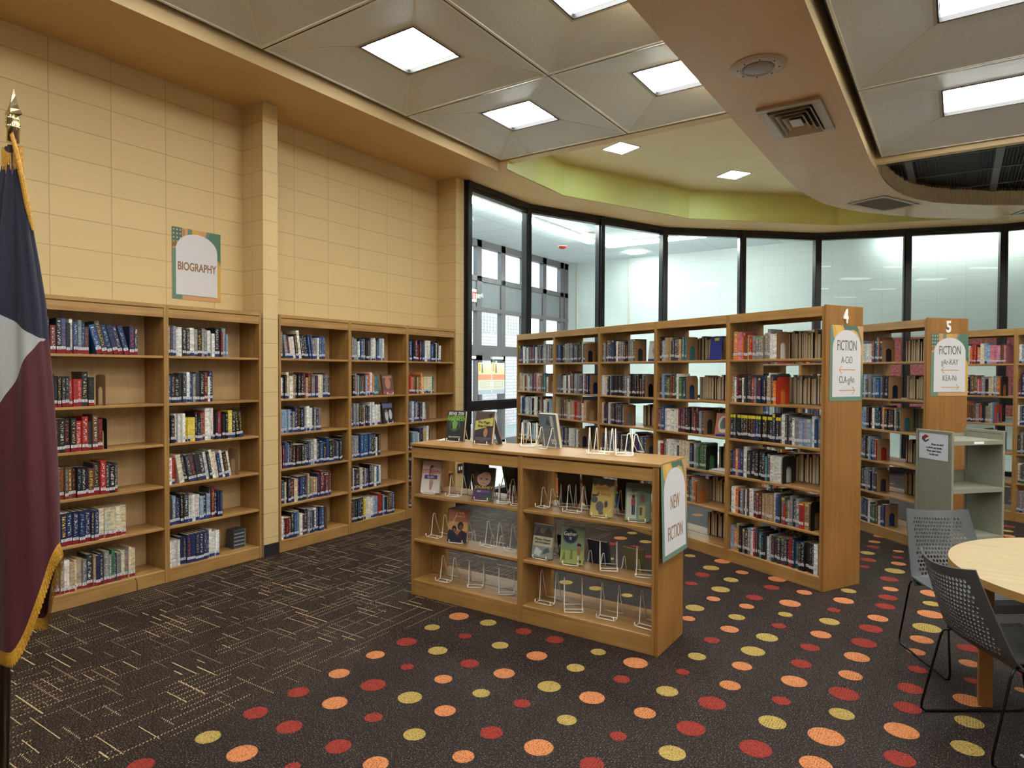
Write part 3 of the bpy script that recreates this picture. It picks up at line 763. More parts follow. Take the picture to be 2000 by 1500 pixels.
'O9.19,4.68,0.070 O9.89,-0.22,0.055 Y6.05,12.29,0.042 R7.21,5.46,0.055 O6.82,0.76,0.042 Y7.21,9.14,0.070 O2.87,10.26,0.070 O5.39,0.46,0.070 O7.66,11.87,0.055 R5.64,9.94,0.070 R6.31,2.79,0.070 '
'R8.66,-1.10,0.070 Y8.64,2.59,0.042 Y3.67,8.94,0.070 Y9.22,12.31,0.070 O7.33,-0.74,0.070 R10.25,2.23,0.042 R3.15,-0.58,0.070 Y2.96,11.16,0.055 O9.81,1.21,0.042 Y3.75,1.91,0.055 Y5.64,8.11,0.055 '
'O10.47,8.41,0.042 R6.50,12.33,0.055 R7.57,-1.80,0.070 Y4.37,1.60,0.070 Y3.23,9.24,0.055 R10.35,0.53,0.042 Y4.20,11.07,0.042 R8.75,1.65,0.055 O4.91,8.31,0.055 R6.80,7.65,0.055 Y8.97,-0.44,0.055 '
'R10.44,6.98,0.055 Y6.17,-0.53,0.042 Y6.41,5.74,0.042 Y9.06,2.65,0.070 O5.91,9.65,0.055 R10.18,9.24,0.070 O8.42,-0.12,0.042 R6.38,7.10,0.070 Y3.76,11.67,0.042 R9.09,10.12,0.070 R5.71,10.97,0.055 '
'Y3.33,8.32,0.070 R7.29,6.59,0.055 Y9.03,0.41,0.070 O9.75,4.98,0.070 R8.32,4.97,0.070 R2.97,-1.98,0.055 R6.30,-1.76,0.042 O10.38,0.02,0.070 O8.22,2.62,0.055 R5.69,10.49,0.055 Y4.94,2.31,0.042 '
'R8.29,7.65,0.042 Y6.45,9.06,0.070 Y2.98,8.90,0.070 R8.48,4.69,0.070 '
)


# ------------------------------------------------------------------ the room shell
WIN = [(0.30, 6.50), (0.31, 7.87), (1.365, 10.355), (3.37, 12.20), (5.94, 13.03), (8.63, 12.75), (10.95, 11.40), (12.1, 10.0)]


def grid_mat(name, col, line, w, h, ms, rough, off=0.0, ax=(0, 1)):
    m, nt, N, L, P = nmat(name)
    tc = N.new('ShaderNodeTexCoord'); sp = N.new('ShaderNodeSeparateXYZ'); cb = N.new('ShaderNodeCombineXYZ')
    L.new(tc.outputs['Object'], sp.inputs[0]); L.new(sp.outputs[ax[0]], cb.inputs[0]); L.new(sp.outputs[ax[1]], cb.inputs[1])
    br = N.new('ShaderNodeTexBrick'); br.offset = off
    br.inputs['Scale'].default_value = 1; br.inputs['Brick Width'].default_value = w; br.inputs['Row Height'].default_value = h
    br.inputs['Mortar Size'].default_value = ms; br.inputs['Mortar Smooth'].default_value = 0.1
    br.inputs['Color1'].default_value = (*col, 1); br.inputs['Color2'].default_value = (*[c*0.97 for c in col], 1)
    br.inputs['Mortar'].default_value = (*line, 1)
    L.new(cb.outputs[0], br.inputs['Vector']); L.new(br.outputs[0], P.inputs['Base Color'])
    P.inputs['Roughness'].default_value = rough


grid_mat('tile_ceiling', S(206, 214, 222), S(150, 156, 166), 1.22, 0.61, 0.006, 0.7)
grid_mat('block_white', S(188, 196, 194), S(174, 182, 180), 0.42, 0.21, 0.004, 0.5, ax=(0, 2))

fl = MB()
fl.face([(-0.0, -6, 0), (2.5, -6, 0), (2.5, 11.40, 0), (1.365, 10.355, 0), (0.31, 7.87, 0), (0.3, 6.5, 0), (0, 6.46, 0)], 'carpet_lines')
fl.face([(2.5, -6, 0), (12, -6, 0), (12, 10.1, 0), (10.95, 11.4, 0), (8.63, 12.75, 0), (5.94, 13.03, 0), (3.37, 12.2, 0), (2.5, 11.40, 0)], 'carpet_dots')
for t in DOTS.split():
    x, y, r = [float(q) for q in t[1:].split(',')]
    n = 22
    fl.face([(x+r*math.cos(2*PI*k/n), y+r*math.sin(2*PI*k/n), 0.0012) for k in range(n)], {'R': 'dot_red', 'O': 'dot_orange', 'Y': 'dot_yellow'}[t[0]])
rl = random.Random(11)
used = []


def free(x0, x1, y0, y1):
    for (a, b, c, d) in used:
        if x0 < b and x1 > a and y0 < d and y1 > c:
            return False
    used.append((x0-0.02, x1+0.02, y0-0.02, y1+0.02))
    return True


# warp lines: long, thin and dotted; weft lines: short and bright
for k in range(950):
    L_ = rl.choice([0.2, 0.3, 0.42, 0.55, 0.7])
    x = round(rl.uniform(0.34, 2.46)/0.048)*0.048
    y = rl.uniform(-2, 9.6)
    w = rl.choice([0.0028, 0.0036])
    if free(x-0.01, x+0.01, y, y+L_):
        fl.face([(x-w, y, 0.0011), (x+w, y, 0.0011), (x+w, y+L_, 0.0011), (x-w, y+L_, 0.0011)], 'carpet_dash')
used.clear()
for k in range(1300):
    L_ = rl.choice([0.08, 0.12, 0.18, 0.25, 0.32])
    x = rl.uniform(0.32, 2.5-L_)
    y = round(rl.uniform(-2, 9.5)/0.05)*0.05
    w = rl.choice([0.0022, 0.0030, 0.0036])
    if free(x, x+L_, y-0.01, y+0.01):
        fl.face([(x, y-w, 0.001), (x+L_, y-w, 0.001), (x+L_, y+w, 0.001), (x, y+w, 0.001)], 'carpet_thread' if rl.random() < 0.6 else 'carpet_dash')
struct(fl, 'floor')

ff = MB()
ff.box(-2.4, 12.2, 6.4, 14.3, -0.06, -0.004, 'foyer_floor')
struct(ff, 'floor_foyer')
og = MB()
og.box(-30, -2.4, -10, 40, -0.2, -0.05, 'ground_out')
struct(og, 'ground_outside')

w = MB(); w.box(-0.2, 0, -6, 6.46, 0, 4.6, 'block_cream'); struct(w, 'wall_left')
w = MB(); w.box(0, 0.30, 3.600, 3.752, 0, 4.0, 'block_cream'); struct(w, 'pillar_near')
w = MB(); w.box(0, 0.30, 6.285, 6.44, 0, 4.0, 'block_cream'); struct(w, 'pillar_far')
w = MB(); w.box(-2.4, -0.2, 6.30, 6.46, 0, 4.4, 'foyer_wall'); struct(w, 'wall_foyer_near')
w = MB(); w.box(-2.4, 12.2, 13.82, 14.3, 0, 4.4, 'block_white'); struct(w, 'wall_foyer_back')
w = MB(); w.box(12, 12.15, -6, 10.2, 0, 4.6, 'back_wall'); struct(w, 'wall_right')
w = MB(); w.box(12.15, 12.3, 9.9, 14.3, 0, 4.6, 'foyer_wall'); struct(w, 'wall_foyer_right')
w = MB(); w.box(-0.2, 12.15, -6.15, -6, 0, 4.6, 'back_wall'); struct(w, 'wall_back')
b = MB(); b.box(0.3, 0.306, 3.600, 3.752, 0, 0.105, 'base_rubber'); struct(b, 'baseboard_pillar')
b = MB(); b.box(0.3, 0.306, 6.285, 6.44, 0, 0.105, 'base_rubber'); struct(b, 'baseboard_far')
b = MB(); b.box(0, 0.006, -6, 1.90, 0, 0.105, 'base_rubber'); struct(b, 'baseboard_left')

INNER = [(0.86, -6), (0.86, 6.38), (0.97, 6.38), (0.96, 7.74), (1.91, 9.94), (3.74, 11.67), (5.9, 12.38), (8.4, 12.12), (10.4, 10.95), (11.4, 9.6), (11.4, -6)]
OUTER = [(12.1, -6), (12.1, 10.0), (11.0, 11.5), (8.66, 12.86), (5.93, 13.14), (3.32, 12.30), (1.27, 10.41), (0.21, 7.89), (0.20, 6.44), (-0.2, 6.44), (-0.2, -6)]
c = MB()
c.prism(INNER+OUTER, 4.0, 4.6, 'paint_soffit', side='paint_fascia')
struct(c, 'ceiling_soffit')
# lime-toned upstand of the cove
c = MB()
pl = INNER[2:10]
for i in range(len(pl)-1):
    (xa, ya), (xb, yb) = pl[i], pl[i+1]
    dx, dy = xb-xa, yb-ya
    l = math.hypot(dx, dy)
    nx, ny = dy/l*0.012, -dx/l*0.012
    c.face([(xa+nx, ya+ny, 4.002), (xb+nx, yb+ny, 4.002), (xb+nx, yb+ny, 4.45), (xa+nx, ya+ny, 4.45)], 'upstand_lime')
o = struct(c, 'ceiling_cove_upstand')
c = MB()
c.prism([(0.5, 6.42), (11.6, 6.42), (11.6, 10), (8.8, 12.5), (5.9, 12.8), (3.4, 12.0), (1.5, 10.3), (0.6, 7.8)], 4.43, 4.58, 'paint_cove')
struct(c, 'ceiling_cove')
c = MB(); c.box(0.862, 3.62, 6.372, 6.50, 4.10, 4.6, 'paint_fascia'); struct(c, 'trim_1')
c = MB(); c.box(-0.3, 12.4, -6.2, 13.5, 4.6, 4.7, 'fixture_black'); struct(c, 'roof')
BEAM = [(3.6, -6), (3.6, 8.2), (3.63, 9.0), (3.70, 9.6), (3.79, 10.05), (3.93, 10.42), (4.15, 10.85), (4.46, 11.28), (4.83, 11.71), (5.26, 12.08), (5.7, 12.36), (6.16, 12.55), (7.0, 12.72), (8.4, 12.55),
        (8.4, 11.75), (7.2, 11.93), (6.55, 11.85), (6.09, 11.66), (5.65, 11.37), (5.27, 11.02), (5.04, 10.78), (4.88, 10.5), (4.74, 10.15), (4.66, 9.82), (4.60, 9.4), (4.57, 9.0), (4.53, 8.3), (4.53, -6)]
c = MB(); c.prism(BEAM, 3.992, 4.6, 'paint_beam', side='paint_fascia'); struct(c, 'beam')
# rippled plaster lining inside the round of the beam
c = MB()
ring = BEAM[14:26]
pts = []
for i in range(len(ring)-1):
    for k in range(10):
        t = k/10
        pts.append((ring[i][0]*(1-t)+ring[i+1][0]*t, ring[i][1]*(1-t)+ring[i+1][1]*t))
for i in range(len(pts)-1):
    (xa, ya), (xb, yb) = pts[i], pts[i+1]
    dx, dy = xb-xa, yb-ya
    l = math.hypot(dx, dy) or 1
    nx, ny = dy/l, -dx/l
    d = 0.006
    if nx*(6.5-xa)+ny*(9.5-ya) < 0:
        nx, ny = -nx, -ny
    m_ = ((xa+xb)/2+nx*(d+0.008), (ya+yb)/2+ny*(d+0.008))
    A = (xa+nx*d, ya+ny*d); B = (xb+nx*d, yb+ny*d)
    c.face([(*A, 4.0), (*m_, 4.0), (*m_, 4.2), (*A, 4.2)], 'paint_ring')
    c.face([(*m_, 4.0), (*B, 4.0), (*B, 4.2), (*m_, 4.2)], 'paint_ring')
struct(c, 'trim_2')


def coffers(name, xs, ys, zr, zl, hx, hy):
    c = MB()
    for i in range(len(xs)-1):
        for j in range(len(ys)-1):
            x0, x1, y0, y1 = xs[i], xs[i+1], ys[j], ys[j+1]
            cx, cy = (x0+x1)/2, (y0+y1)/2
            g = 0.026
            A = [(x0+g, y0+g), (x1-g, y0+g), (x1-g, y1-g), (x0+g, y1-g)]
            I = [(cx-hx, cy-hy), (cx+hx, cy-hy), (cx+hx, cy+hy), (cx-hx, cy+hy)]
            I2 = [(cx-hx+0.03, cy-hy+0.03), (cx+hx-0.03, cy-hy+0.03), (cx+hx-0.03, cy+hy-0.03), (cx-hx+0.03, cy+hy-0.03)]
            R2 = [(x0+0.006, y0+0.006), (x1-0.006, y0+0.006), (x1-0.006, y1-0.006), (x0+0.006, y1-0.006)]
            for k in range(4):
                q = (k+1) % 4
                c.face([(*R2[q], zr), (*R2[k], zr), (*A[k], zr), (*A[q], zr)], 'coffer_rail')
                c.face([(*A[q], zr), (*A[k], zr), (*A[k], zr+0.01), (*A[q], zr+0.01)], 'coffer_rail')
                c.face([(*A[q], zr+0.008), (*A[k], zr+0.008), (*I[k], zl), (*I[q], zl)], 'coffer_vinyl')
                c.face([(*I[q], zl), (*I[k], zl), (*I2[k], zl), (*I2[q], zl)], 'fixture_frame')
                c.tube([(*A[k], zr+0.009), (*I[k], zl-0.001)], 0.0065, 'coffer_rail', n=4)
    # dark joint between modules
    c.box(xs[0]-0.04, xs[-1]+0.02, ys[0]-0.02, ys[-1]+0.016, zr+0.24, zr+0.25, 'fixture_black')
    for x in xs:
        c.box(x-0.006, x+0.006, ys[0], ys[-1], zr+0.004, zr+0.24, 'fixture_black')
    for y in ys:
        c.box(xs[0], xs[-1], y-0.006, y+0.006, zr+0.004, zr+0.24, 'fixture_black')
    o = struct(c, name)
    return o


XL = [0.911, 2.507, 4.103]
YL = [6.353-1.596*k for k in range(8)][::-1]
XR = [4.60, 6.73, 8.86, 10.99]
YR = [8.63-2.13*k for k in range(7)][::-1]
coffers('ceiling_coffers_left', XL, YL, 4.105, 4.195, 0.31, 0.31)
coffers('ceiling_coffers_right', XR, YR, 4.105, 4.215, 0.485, 0.385)
c = MB(); c.box(4.535, 11.4, 8.65, 8.74, 4.05, 4.6, 'paint_fascia'); struct(c, 'trim_3')


def ceiling_light(cx, cy, hx, hy, z, label, group=None):
    t = empty('ceiling_light', (cx, cy, z), 0, label, 'ceiling light', group)
    f = MB()
    for k, (a0, a1, b0, b1) in enumerate(((-hx, hx, -hy, -hy+0.012), (-hx, hx, hy-0.012, hy), (-hx, -hx+0.012, -hy, hy), (hx-0.012, hx, -hy, hy))):
        f.box(a0, a1, b0, b1, 0.0, 0.05, 'fixture_black')
    f.build('frame', t)
    d = MB(); d.box(-hx+0.018, hx-0.018, -hy+0.018, hy-0.018, 0.034, 0.04, 'diffuser'); d.build('diffuser', t)
    return t


LL = {(0, 3): 'square recessed ceiling light above the biography shelves, nearest the left wall',
      (0, 4): 'square recessed ceiling light next to the pale corner cove, over the wall shelves',
      (1, 3): 'square ceiling light cut by the top edge of the photo beside the beam',
      (1, 4): 'square ceiling light partly behind the beam, next to the small cove lights'}
# rows are counted from the camera's end of the room
for i in range(2):
    for j in range(len(YL)-1):
        if YL[j+1] < -1.2:
            continue
        cx, cy = (XL[i]+XL[i+1])/2, (YL[j]+YL[j+1])/2
        key = (i, j-(len(YL)-1)+5)
        ceiling_light(cx, cy, 0.285, 0.285, 4.192, LL.get(key, 'square recessed ceiling light over the near end of the room'), 'square recessed ceiling lights')
LR = {(0, 5): 'long ceiling light beside the dark louvred recess, right of the beam', (0, 4): 'long ceiling light at the top right corner, right of the beam'}
for i in range(3):
    for j in range(len(YR)-1):
        if YR[j+1] < -1.2:
            continue
        cx, cy = (XR[i]+XR[i+1])/2, (YR[j]+YR[j+1])/2
        ceiling_light(cx, cy, 0.462, 0.362, 4.212, LR.get((i, j), 'rectangular recessed ceiling light over the right side of the room'), 'rectangular recessed ceiling lights')

# louvred dark recess
lv = MB()
x = 4.56
while x < 8.4:
    ytop = 8.76
    lv.box(x, x+0.006, ytop, 12.0, 4.19, 4.235, 'louvre_black')
    x += 0.036
for xx in (4.83, 5.73, 6.63, 7.53):
    lv.box(xx-0.04, xx+0.04, 8.75, 12.0, 4.182, 4.19, 'louvre_bar')
for yy in (9.28, 10.13, 10.98, 11.8):
    lv.box(4.56, 8.4, yy-0.012, yy+0.012, 4.180, 4.19, 'louvre_bar')
lv.box(4.54, 8.42, 8.75, 12.0, 4.236, 4.25, 'louvre_black')
struct(lv, 'ceiling_louvre')


# cove lights
for i, (x, y, a, lab) in enumerate(((1.86, 7.60, 67, 'small bright square cove light beside the coffered ceiling'), (2.71, 9.49, 55, 'small bright square cove light beside the beam, tilted louvre showing'))):
    t = empty('cove_light', (x, y, 4.43), math.radians(a-90), lab, 'ceiling light', 'small cove lights')
    f = MB()
    s_ = 0.17
    for (a0, a1, b0, b1) in ((-s_, s_, -s_, -s_+0.012), (-s_, s_, s_-0.012, s_), (-s_, -s_+0.012, -s_, s_), (s_-0.012, s_, -s_, s_)):
        f.box(a0, a1, b0, b1, -0.008, 0.0, 'white_enamel')
    f.build('frame', t)
    d = MB(); d.box(-s_+0.012, s_-0.012, -s_+0.012, s_-0.012, -0.005, -0.001, 'diffuser_cove'); d.build('diffuser', t)
    if i:
        g = MB()
        g.box(-0.08, 0.08, -0.08, -0.074, -0.03, -0.006, 'fixture_frame'); g.box(-0.08, 0.08, 0.074, 0.08, -0.03, -0.006, 'fixture_frame')
        g.box(-0.08, -0.074, -0.08, 0.08, -0.03, -0.006, 'fixture_frame'); g.box(0.074, 0.08, -0.08, 0.08, -0.03, -0.006, 'fixture_frame')
        g.build('louvre', t)

# speaker and air vents under the beam
t = empty('ceiling_speaker', (4.065, 5.28, 3.992), 0, 'round perforated ceiling speaker under the tan beam', 'speaker')
q = MB(); q.lathe([(0.0, 0), (0.205, 0), (0.205, -0.006), (0.17, -0.018), (0.135, -0.02), (0.12, -0.014), (0.0, -0.014)], 'vent_metal', n=40); q.build('trim_ring', t, smooth=False)
q = MB(); q.lathe([(0.0, -0.0145), (0.118, -0.0145), (0.10, -0.02), (0.0, -0.024)], 'speaker_grille', n=32); gr_ = q.build('grille', t, smooth=True)
q = MB()
for k in range(8):
    a = 2*PI*k/8+0.3
    q.tube([(0.15*math.cos(a), 0.15*math.sin(a), -0.018), (0.15*math.cos(a), 0.15*math.sin(a), -0.024)], 0.006, 'fixture_black', n=6)
q.build('screws', gr_)


def air_vent(x, y, z, rz, hx, hy, label, cup):
    t = empty('air_vent', (x, y, z), rz, label, 'air vent')
    f = MB()
    d = 0.03 if cup else 0.012
    b = 0.075 if cup else 0.06
    for (a0, a1, b0, b1) in ((-hx, hx, -hy, -hy+b), (-hx, hx, hy-b, hy), (-hx, -hx+b, -hy+b, hy-b), (hx-b, hx, -hy+b, hy-b)):
        f.box(a0, a1, b0, b1, -d, 0, 'vent_metal' if cup else 'vent_flush')
    f.build('frame', t, bevel=0.004)
    g = MB(); g.box(-hx+b, hx-b, -hy+b, hy-b, -0.004, -0.001, 'vent_dark' if cup else 'vent_flush'); g.build('duct', t)
    if cup:
        for k in range(4):
            s = 1-(k+0.15)/4.3
            lx, ly = (hx-b)*s, (hy-b)*s
            l2x, l2y = lx-0.035, ly-0.035
            q = MB()
            A = [(-lx, -ly), (lx, -ly), (lx, ly), (-lx, ly)]
            B = [(-l2x, -l2y), (l2x, -l2y), (l2x, l2y), (-l2x, l2y)]
            if k == 3:
                q.box(-lx, lx, -ly, ly, -0.045, -0.04, 'vent_metal')
            else:
                for i in range(4):
                    j = (i+1) % 4
                    q.face([(*A[i], -0.05), (*A[j], -0.05), (*B[j], -0.008), (*B[i], -0.008)], 'vent_metal')
            q.build('louvre_ring', t, solid=0 if k == 3 else 0.003)
    else:
        n = 14
        q = MB()
        for k in range(n):
            yy = -hy+b+(2*hy-2*b)*(k+0.5)/n
            q.face([(-hx+b, yy-0.018, -0.012), (hx-b, yy-0.018, -0.012), (hx-b, yy+0.012, -0.002), (-hx+b, yy+0.012, -0.002)], 'vent_flush')
        q.build('louvres', t, solid=0.002)
    return t


air_vent(4.10, 6.55, 3.992, 0, 0.26, 0.43, 'large stepped metal air vent under the beam beside the round speaker', True)
air_vent(4.48, 10.50, 3.992, math.radians(-25), 0.26, 0.43, 'flush louvred air vent under the curve of the beam', False)
air_vent(6.28, 12.15, 3.992, math.radians(-65), 0.2, 0.24, 'small air vent at the right edge of the photo, above the glazing', False)


# ------------------------------------------------------------------ curved glazing
def seg_frame(p, q):
    d = Vector((q[0]-p[0], q[1]-p[1], 0)); l = d.length; a = math.atan2(d.y, d.x)
    return Matrix.Translation((p[0], p[1], 0)) @ Matrix.Rotation(a, 4, 'Z'), l


wn = 1
for i in range(len(WIN)-1):
    p, q = WIN[i], WIN[i+1]
    l = math.hypot(q[0]-p[0], q[1]-p[1])
    n = 1 if l < 1.9 else 2
    for k in range(n):
        a = (p[0]+(q[0]-p[0])*k/n, p[1]+(q[1]-p[1])*k/n)
        b = (p[0]+(q[0]-p[0])*(k+1)/n, p[1]+(q[1]-p[1])*(k+1)/n)
        M, ll = seg_frame(a, b)
        f = MB()
        # mullion at the start, head, transom, sill (local y>0 is outside)
        f.box(-0.036, 0.036, -0.055, 0.085, 0, 4.0, 'window_metal', M=M)
        if i == 0 and k == 0:
            f.box(-0.06, 0.0, -0.02, 0.085, 0, 4.0, 'window_metal', M=M)
        f.box(0.036, ll-0.036, -0.045, 0.075, 3.93, 4.0, 'window_metal', M=M)
        f.box(0.036, ll-0.036, -0.025, 0.06, 3.885, 3.93, 'window_metal', M=M)
        f.box(0.036, ll-0.036, -0.045, 0.075, 1.15, 1.255, 'window_metal', M=M)
        f.box(0.036, ll-0.036, -0.025, 0.06, 1.255, 1.275, 'window_metal', M=M)
        f.box(0.036, ll-0.036, -0.045, 0.075, 0, 0.10, 'window_metal', M=M)
        for xx in (0.036, ll-0.056):
            f.box(xx, xx+0.02, -0.025, 0.06, 0.1, 3.93, 'window_metal', M=M)
        fo = struct(f, 'window_%d' % wn)
        g = MB()
        g.box(0.05, ll-0.05, 0.016, 0.022, 1.27, 3.89, 'glass', M=M)
        g.box(0.05, ll-0.05, 0.016, 0.022, 0.09, 1.16, 'glass', M=M)
        g.build('glass', fo)
        wn += 1

# ------------------------------------------------------------------ the foyer behind the glass
c = MB()
c.prism([(-2.4, 6.40), (0.19, 6.46), (0.20, 7.90), (1.26, 10.42), (3.32, 12.31), (5.93, 13.15), (8.67, 12.87), (11.02, 11.52), (12.3, 10.1), (12.3, 14.3), (-2.4, 14.3)], 4.2, 4.3, 'tile_ceiling')
struct(c, 'ceiling_foyer')
s = MB()
xs = -2.35
posts = [7.05+0.8137*k for k in range(9)]
posts[-1] = 13.53
for y in posts:
    s.box(xs-0.1, xs, y-0.075, y+0.075, 0, 4.2, 'store_metal')
s.box(xs-0.1, xs+0.0, 6.46, 13.82, 4.06, 4.2, 'store_metal')
s.box(xs-0.1, xs+0.0, 6.46, 13.82, 3.40, 3.50, 'store_metal')
s.box(xs-0.09, xs-0.03, 6.46, 13.82, 2.88, 3.40, 'store_panel')
s.box(xs-0.1, xs+0.01, 6.46, 13.82, 2.82, 2.90, 'store_metal')
s.box(xs-0.1, xs+0.01, 6.46, 13.82, 1.96, 2.16, 'store_metal')
s.box(xs-0.1, xs+0.0, 6.46, 13.82, 0, 0.28, 'store_metal')
s.box(xs-0.1, xs+0.0, 13.66, 13.82, 0, 4.2, 'store_metal')
so = struct(s, 'window_10')
g = MB(); g.box(xs-0.055, xs-0.05, 6.46, 14.1, 0.2, 4.1, 'glass'); g.build('glass', so)
# double door leafs
for dn, (ya, yb) in enumerate(((8.80, 10.20), (10.24, 11.12))):
    t = MB()
    for (a0, a1, z0, z1) in ((ya, ya+0.1, 0.02, 1.96), (yb-0.1, yb, 0.02, 1.96), (ya, yb, 0.02, 0.26), (ya, yb, 1.86, 1.96), (ya, yb, 0.95, 1.05)):
        t.box(xs+0.0, xs+0.045, a0, a1, z0, z1, 'store_metal')
    do = struct(t, 'door_%d' % (dn+1))
    h = MB(); h.box(xs+0.045, xs+0.10, ya+0.05, yb-0.05, 0.98, 1.03, 'base_rubber'); h.build('push_bar', do)
    h = MB(); h.box(xs+0.045, xs+0.09, yb-0.5, yb-0.12, 1.89, 1.94, 'white_enamel'); h.build('door_closer', do)
bw = MB(); bw.box(-6.7, -6.5, 2, 18.7, -0.1, 4.45, 'brick_outside')
bw.box(-6.5, -6.48, 2, 18.7, 2.85, 2.87, 'fixture_frame')
y = 2.0
while y < 18.7:
    bw.box(-6.5, -6.486, y, y+0.012, 2.87, 3.4, 'fixture_frame')
    y += 0.16
struct(bw, 'wall_brick_outside')
# foyer fittings
for (x0, x1, y0, y1, lab) in ((-0.60, -0.44, 6.9, 9.2, 'long fluorescent light on the foyer ceiling, nearer the entrance pillar'), (-0.60, -0.44, 9.25, 11.45, 'second long fluorescent light on the foyer ceiling, end toward the white wall'), (-0.45, 2.6, 11.88, 12.04, 'long fluorescent light running along the white foyer wall'), (4.2, 6.6, 13.5, 13.7, 'unseen fluorescent light added over the far foyer passage, above the window heads'), (7.4, 10.2, 13.3, 13.5, 'unseen fluorescent light added over the far foyer passage, nearer the right end')):  # the last two are unseen, added to brighten the right panes
    t = empty('fluorescent_light', ((x0+x1)/2, (y0+y1)/2, 4.197), 0, lab, 'ceiling light', 'foyer fluorescent lights')
    hx, hy = (x1-x0)/2, (y1-y0)/2
    q = MB(); q.box(-hx, hx, -hy, hy, -0.04, 0, 'white_enamel'); q.build('housing', t)
    q = MB(); q.box(-hx+0.01, hx-0.01, -hy+0.01, hy-0.01, -0.085, -0.04, 'tube_light' if x1 < 3 else 'tube_light_added'); q.build('diffuser', t, bevel=0.012)
t = empty('smoke_detector', (-1.33, 11.75, 4.2), 0, 'red and white smoke detector on the foyer ceiling', 'smoke detector')
q = MB(); q.lathe([(0.0, 0), (0.08, 0), (0.08, -0.03), (0.05, -0.05), (0.0, -0.05)], 'letter_red', n=18); q.build('body', t)
q = MB(); q.lathe([(0.0, 0.001), (0.10, 0.001), (0.10, -0.012), (0.0, -0.012)], 'white_enamel', n=18); q.build('mounting_plate', t)
t = empty('ceiling_speaker', (-0.30, 10.9, 4.2), 0, 'small round white speaker on the foyer ceiling', 'speaker')
q = MB(); q.lathe([(0.0, 0), (0.11, 0), (0.11, -0.02), (0.0, -0.03)], 'vent_metal', n=18); q.build('grille', t)
t = empty('ceiling_light', (-0.35, 13.15, 4.2), 0, 'small square light panel on the foyer ceiling by the white wall', 'ceiling light')
q = MB(); q.box(-0.16, 0.16, -0.16, 0.16, -0.02, 0, 'tube_light'); q.build('diffuser', t)
t = empty('exit_sign', (-2.379, 10.0, 2.98), 0, 'white box exit sign with red letters hung above the entrance doors', 'sign')
q = MB(); q.box(0, 0.06, -0.17, 0.17, 0, 0.24, 'white_enamel'); q.build('box', t)
text_obj('EXIT', 0.14, 'letter_red', t, (0.062, 0, 0.05), 0.85, rot=(0, 0, PI/2), bold=0.006)
t = empty('emergency_lamp', (-2.379, 10.27, 3.10), 0, 'small white emergency lamp beside the exit sign', 'lamp')
q = MB(); q.box(0, 0.05, -0.05, 0.05, -0.04, 0.04, 'white_enamel'); q.build('bracket', t)
q = MB(); q.tube([(0.05, 0.0, 0), (0.11, 0.04, 0.02)], [0.02, 0.05], 'white_enamel', n=12); q.build('lamp_head', t)
for k, (y0, lab) in enumerate(((10.20, 'left yellow and orange poster on the entrance glass'), (10.66, 'right yellow and orange poster on the entrance glass'))):
    t = empty('poster', (xs+0.05, y0, 1.20), PI/2, lab, 'poster', 'posters on the entrance glass')
    q = MB(); q.box(0, 0.43, -0.003, 0, 0, 0.62, 'paper', col=S(232, 222, 206))
    q.face([(0.0, -0.004, 0.40), (0.43, -0.004, 0.40), (0.43, -0.004, 0.52), (0.0, -0.004, 0.52)], 'paper', col=S(226, 212, 170))
    q.face([(0.0, -0.004, 0.28), (0.43, -0.004, 0.28), (0.43, -0.004, 0.39), (0.0, -0.004, 0.39)], 'paper', col=S(228, 150, 120))
    q.face([(0.02, -0.005, 0.45), (0.07, -0.005, 0.45), (0.07, -0.005, 0.61), (0.02, -0.005, 0.61)], 'paper', col=S(220, 180, 60))
    q.face([(0.10, -0.005, 0.42), (0.16, -0.005, 0.42), (0.14, -0.005, 0.60), (0.11, -0.005, 0.60)], 'paper', col=S(130, 120, 110))
    q.face([(0.0, -0.005, 0.0), (0.43, -0.005, 0.0), (0.43, -0.005, 0.09), (0.0, -0.005, 0.09)], 'paper', col=S(180, 186, 200))
    for r in range(5):
        q.face([(0.04, -0.005, 0.12+r*0.03), (0.39, -0.005, 0.12+r*0.03), (0.39, -0.005, 0.126+r*0.03), (0.04, -0.005, 0.126+r*0.03)], 'paper', col=S(150, 146, 140))
    q.build('sheet', t)
t = empty('number_sticker', (xs+0.05, 10.62, 1.80), PI/2, 'small dark sticker reading 20 above the entrance posters', 'sticker')
q = MB(); q.box(0, 0.15, -0.002, 0, 0, 0.12, 'fixture_black'); q.build('sheet', t)
text_obj('20', 0.085, 'white_enamel', t, (0.075, -0.003, 0.018), 0.9)
for x, lab in ((-2.10, 'thin grey conduit on the white foyer wall nearest the entrance'), (-0.79, 'thin grey conduit on the white foyer wall behind the third pane')):
    q = MB(); q.tube([(x, 13.80, 0.3), (x, 13.80, 4.19)], 0.018, 'fixture_frame', n=8)
    tag(q.build('conduit'), lab, 'pipe')
t = empty('bulletin_board', (3.6, 13.785, 0.9), 0, 'red patterned bulletin board on the foyer wall seen between the book ranges', 'bulletin board')
q = MB(); q.box(0, 3.2, 0, 0.025, 0, 1.42, 'board_red'); q.build('panel', t)
q = MB()
for (a, b_, z0, z1) in ((0, 3.2, 0, 0.03), (0, 3.2, 1.39, 1.42), (0, 0.03, 0, 1.42), (3.17, 3.2, 0, 1.42)):
    q.box(a, b_, -0.012, 0.025, z0, z1, 'fixture_frame')
q.box(1.9, 2.35, -0.006, 0, 0.5, 0.98, 'white_enamel')
q.build('frame', t)
t = empty('wall_outlet', (0.306, 6.365, 0.40), PI/2, 'small brown double outlet plate low on the far pillar', 'outlet')  # double outlet, a plate with two sockets
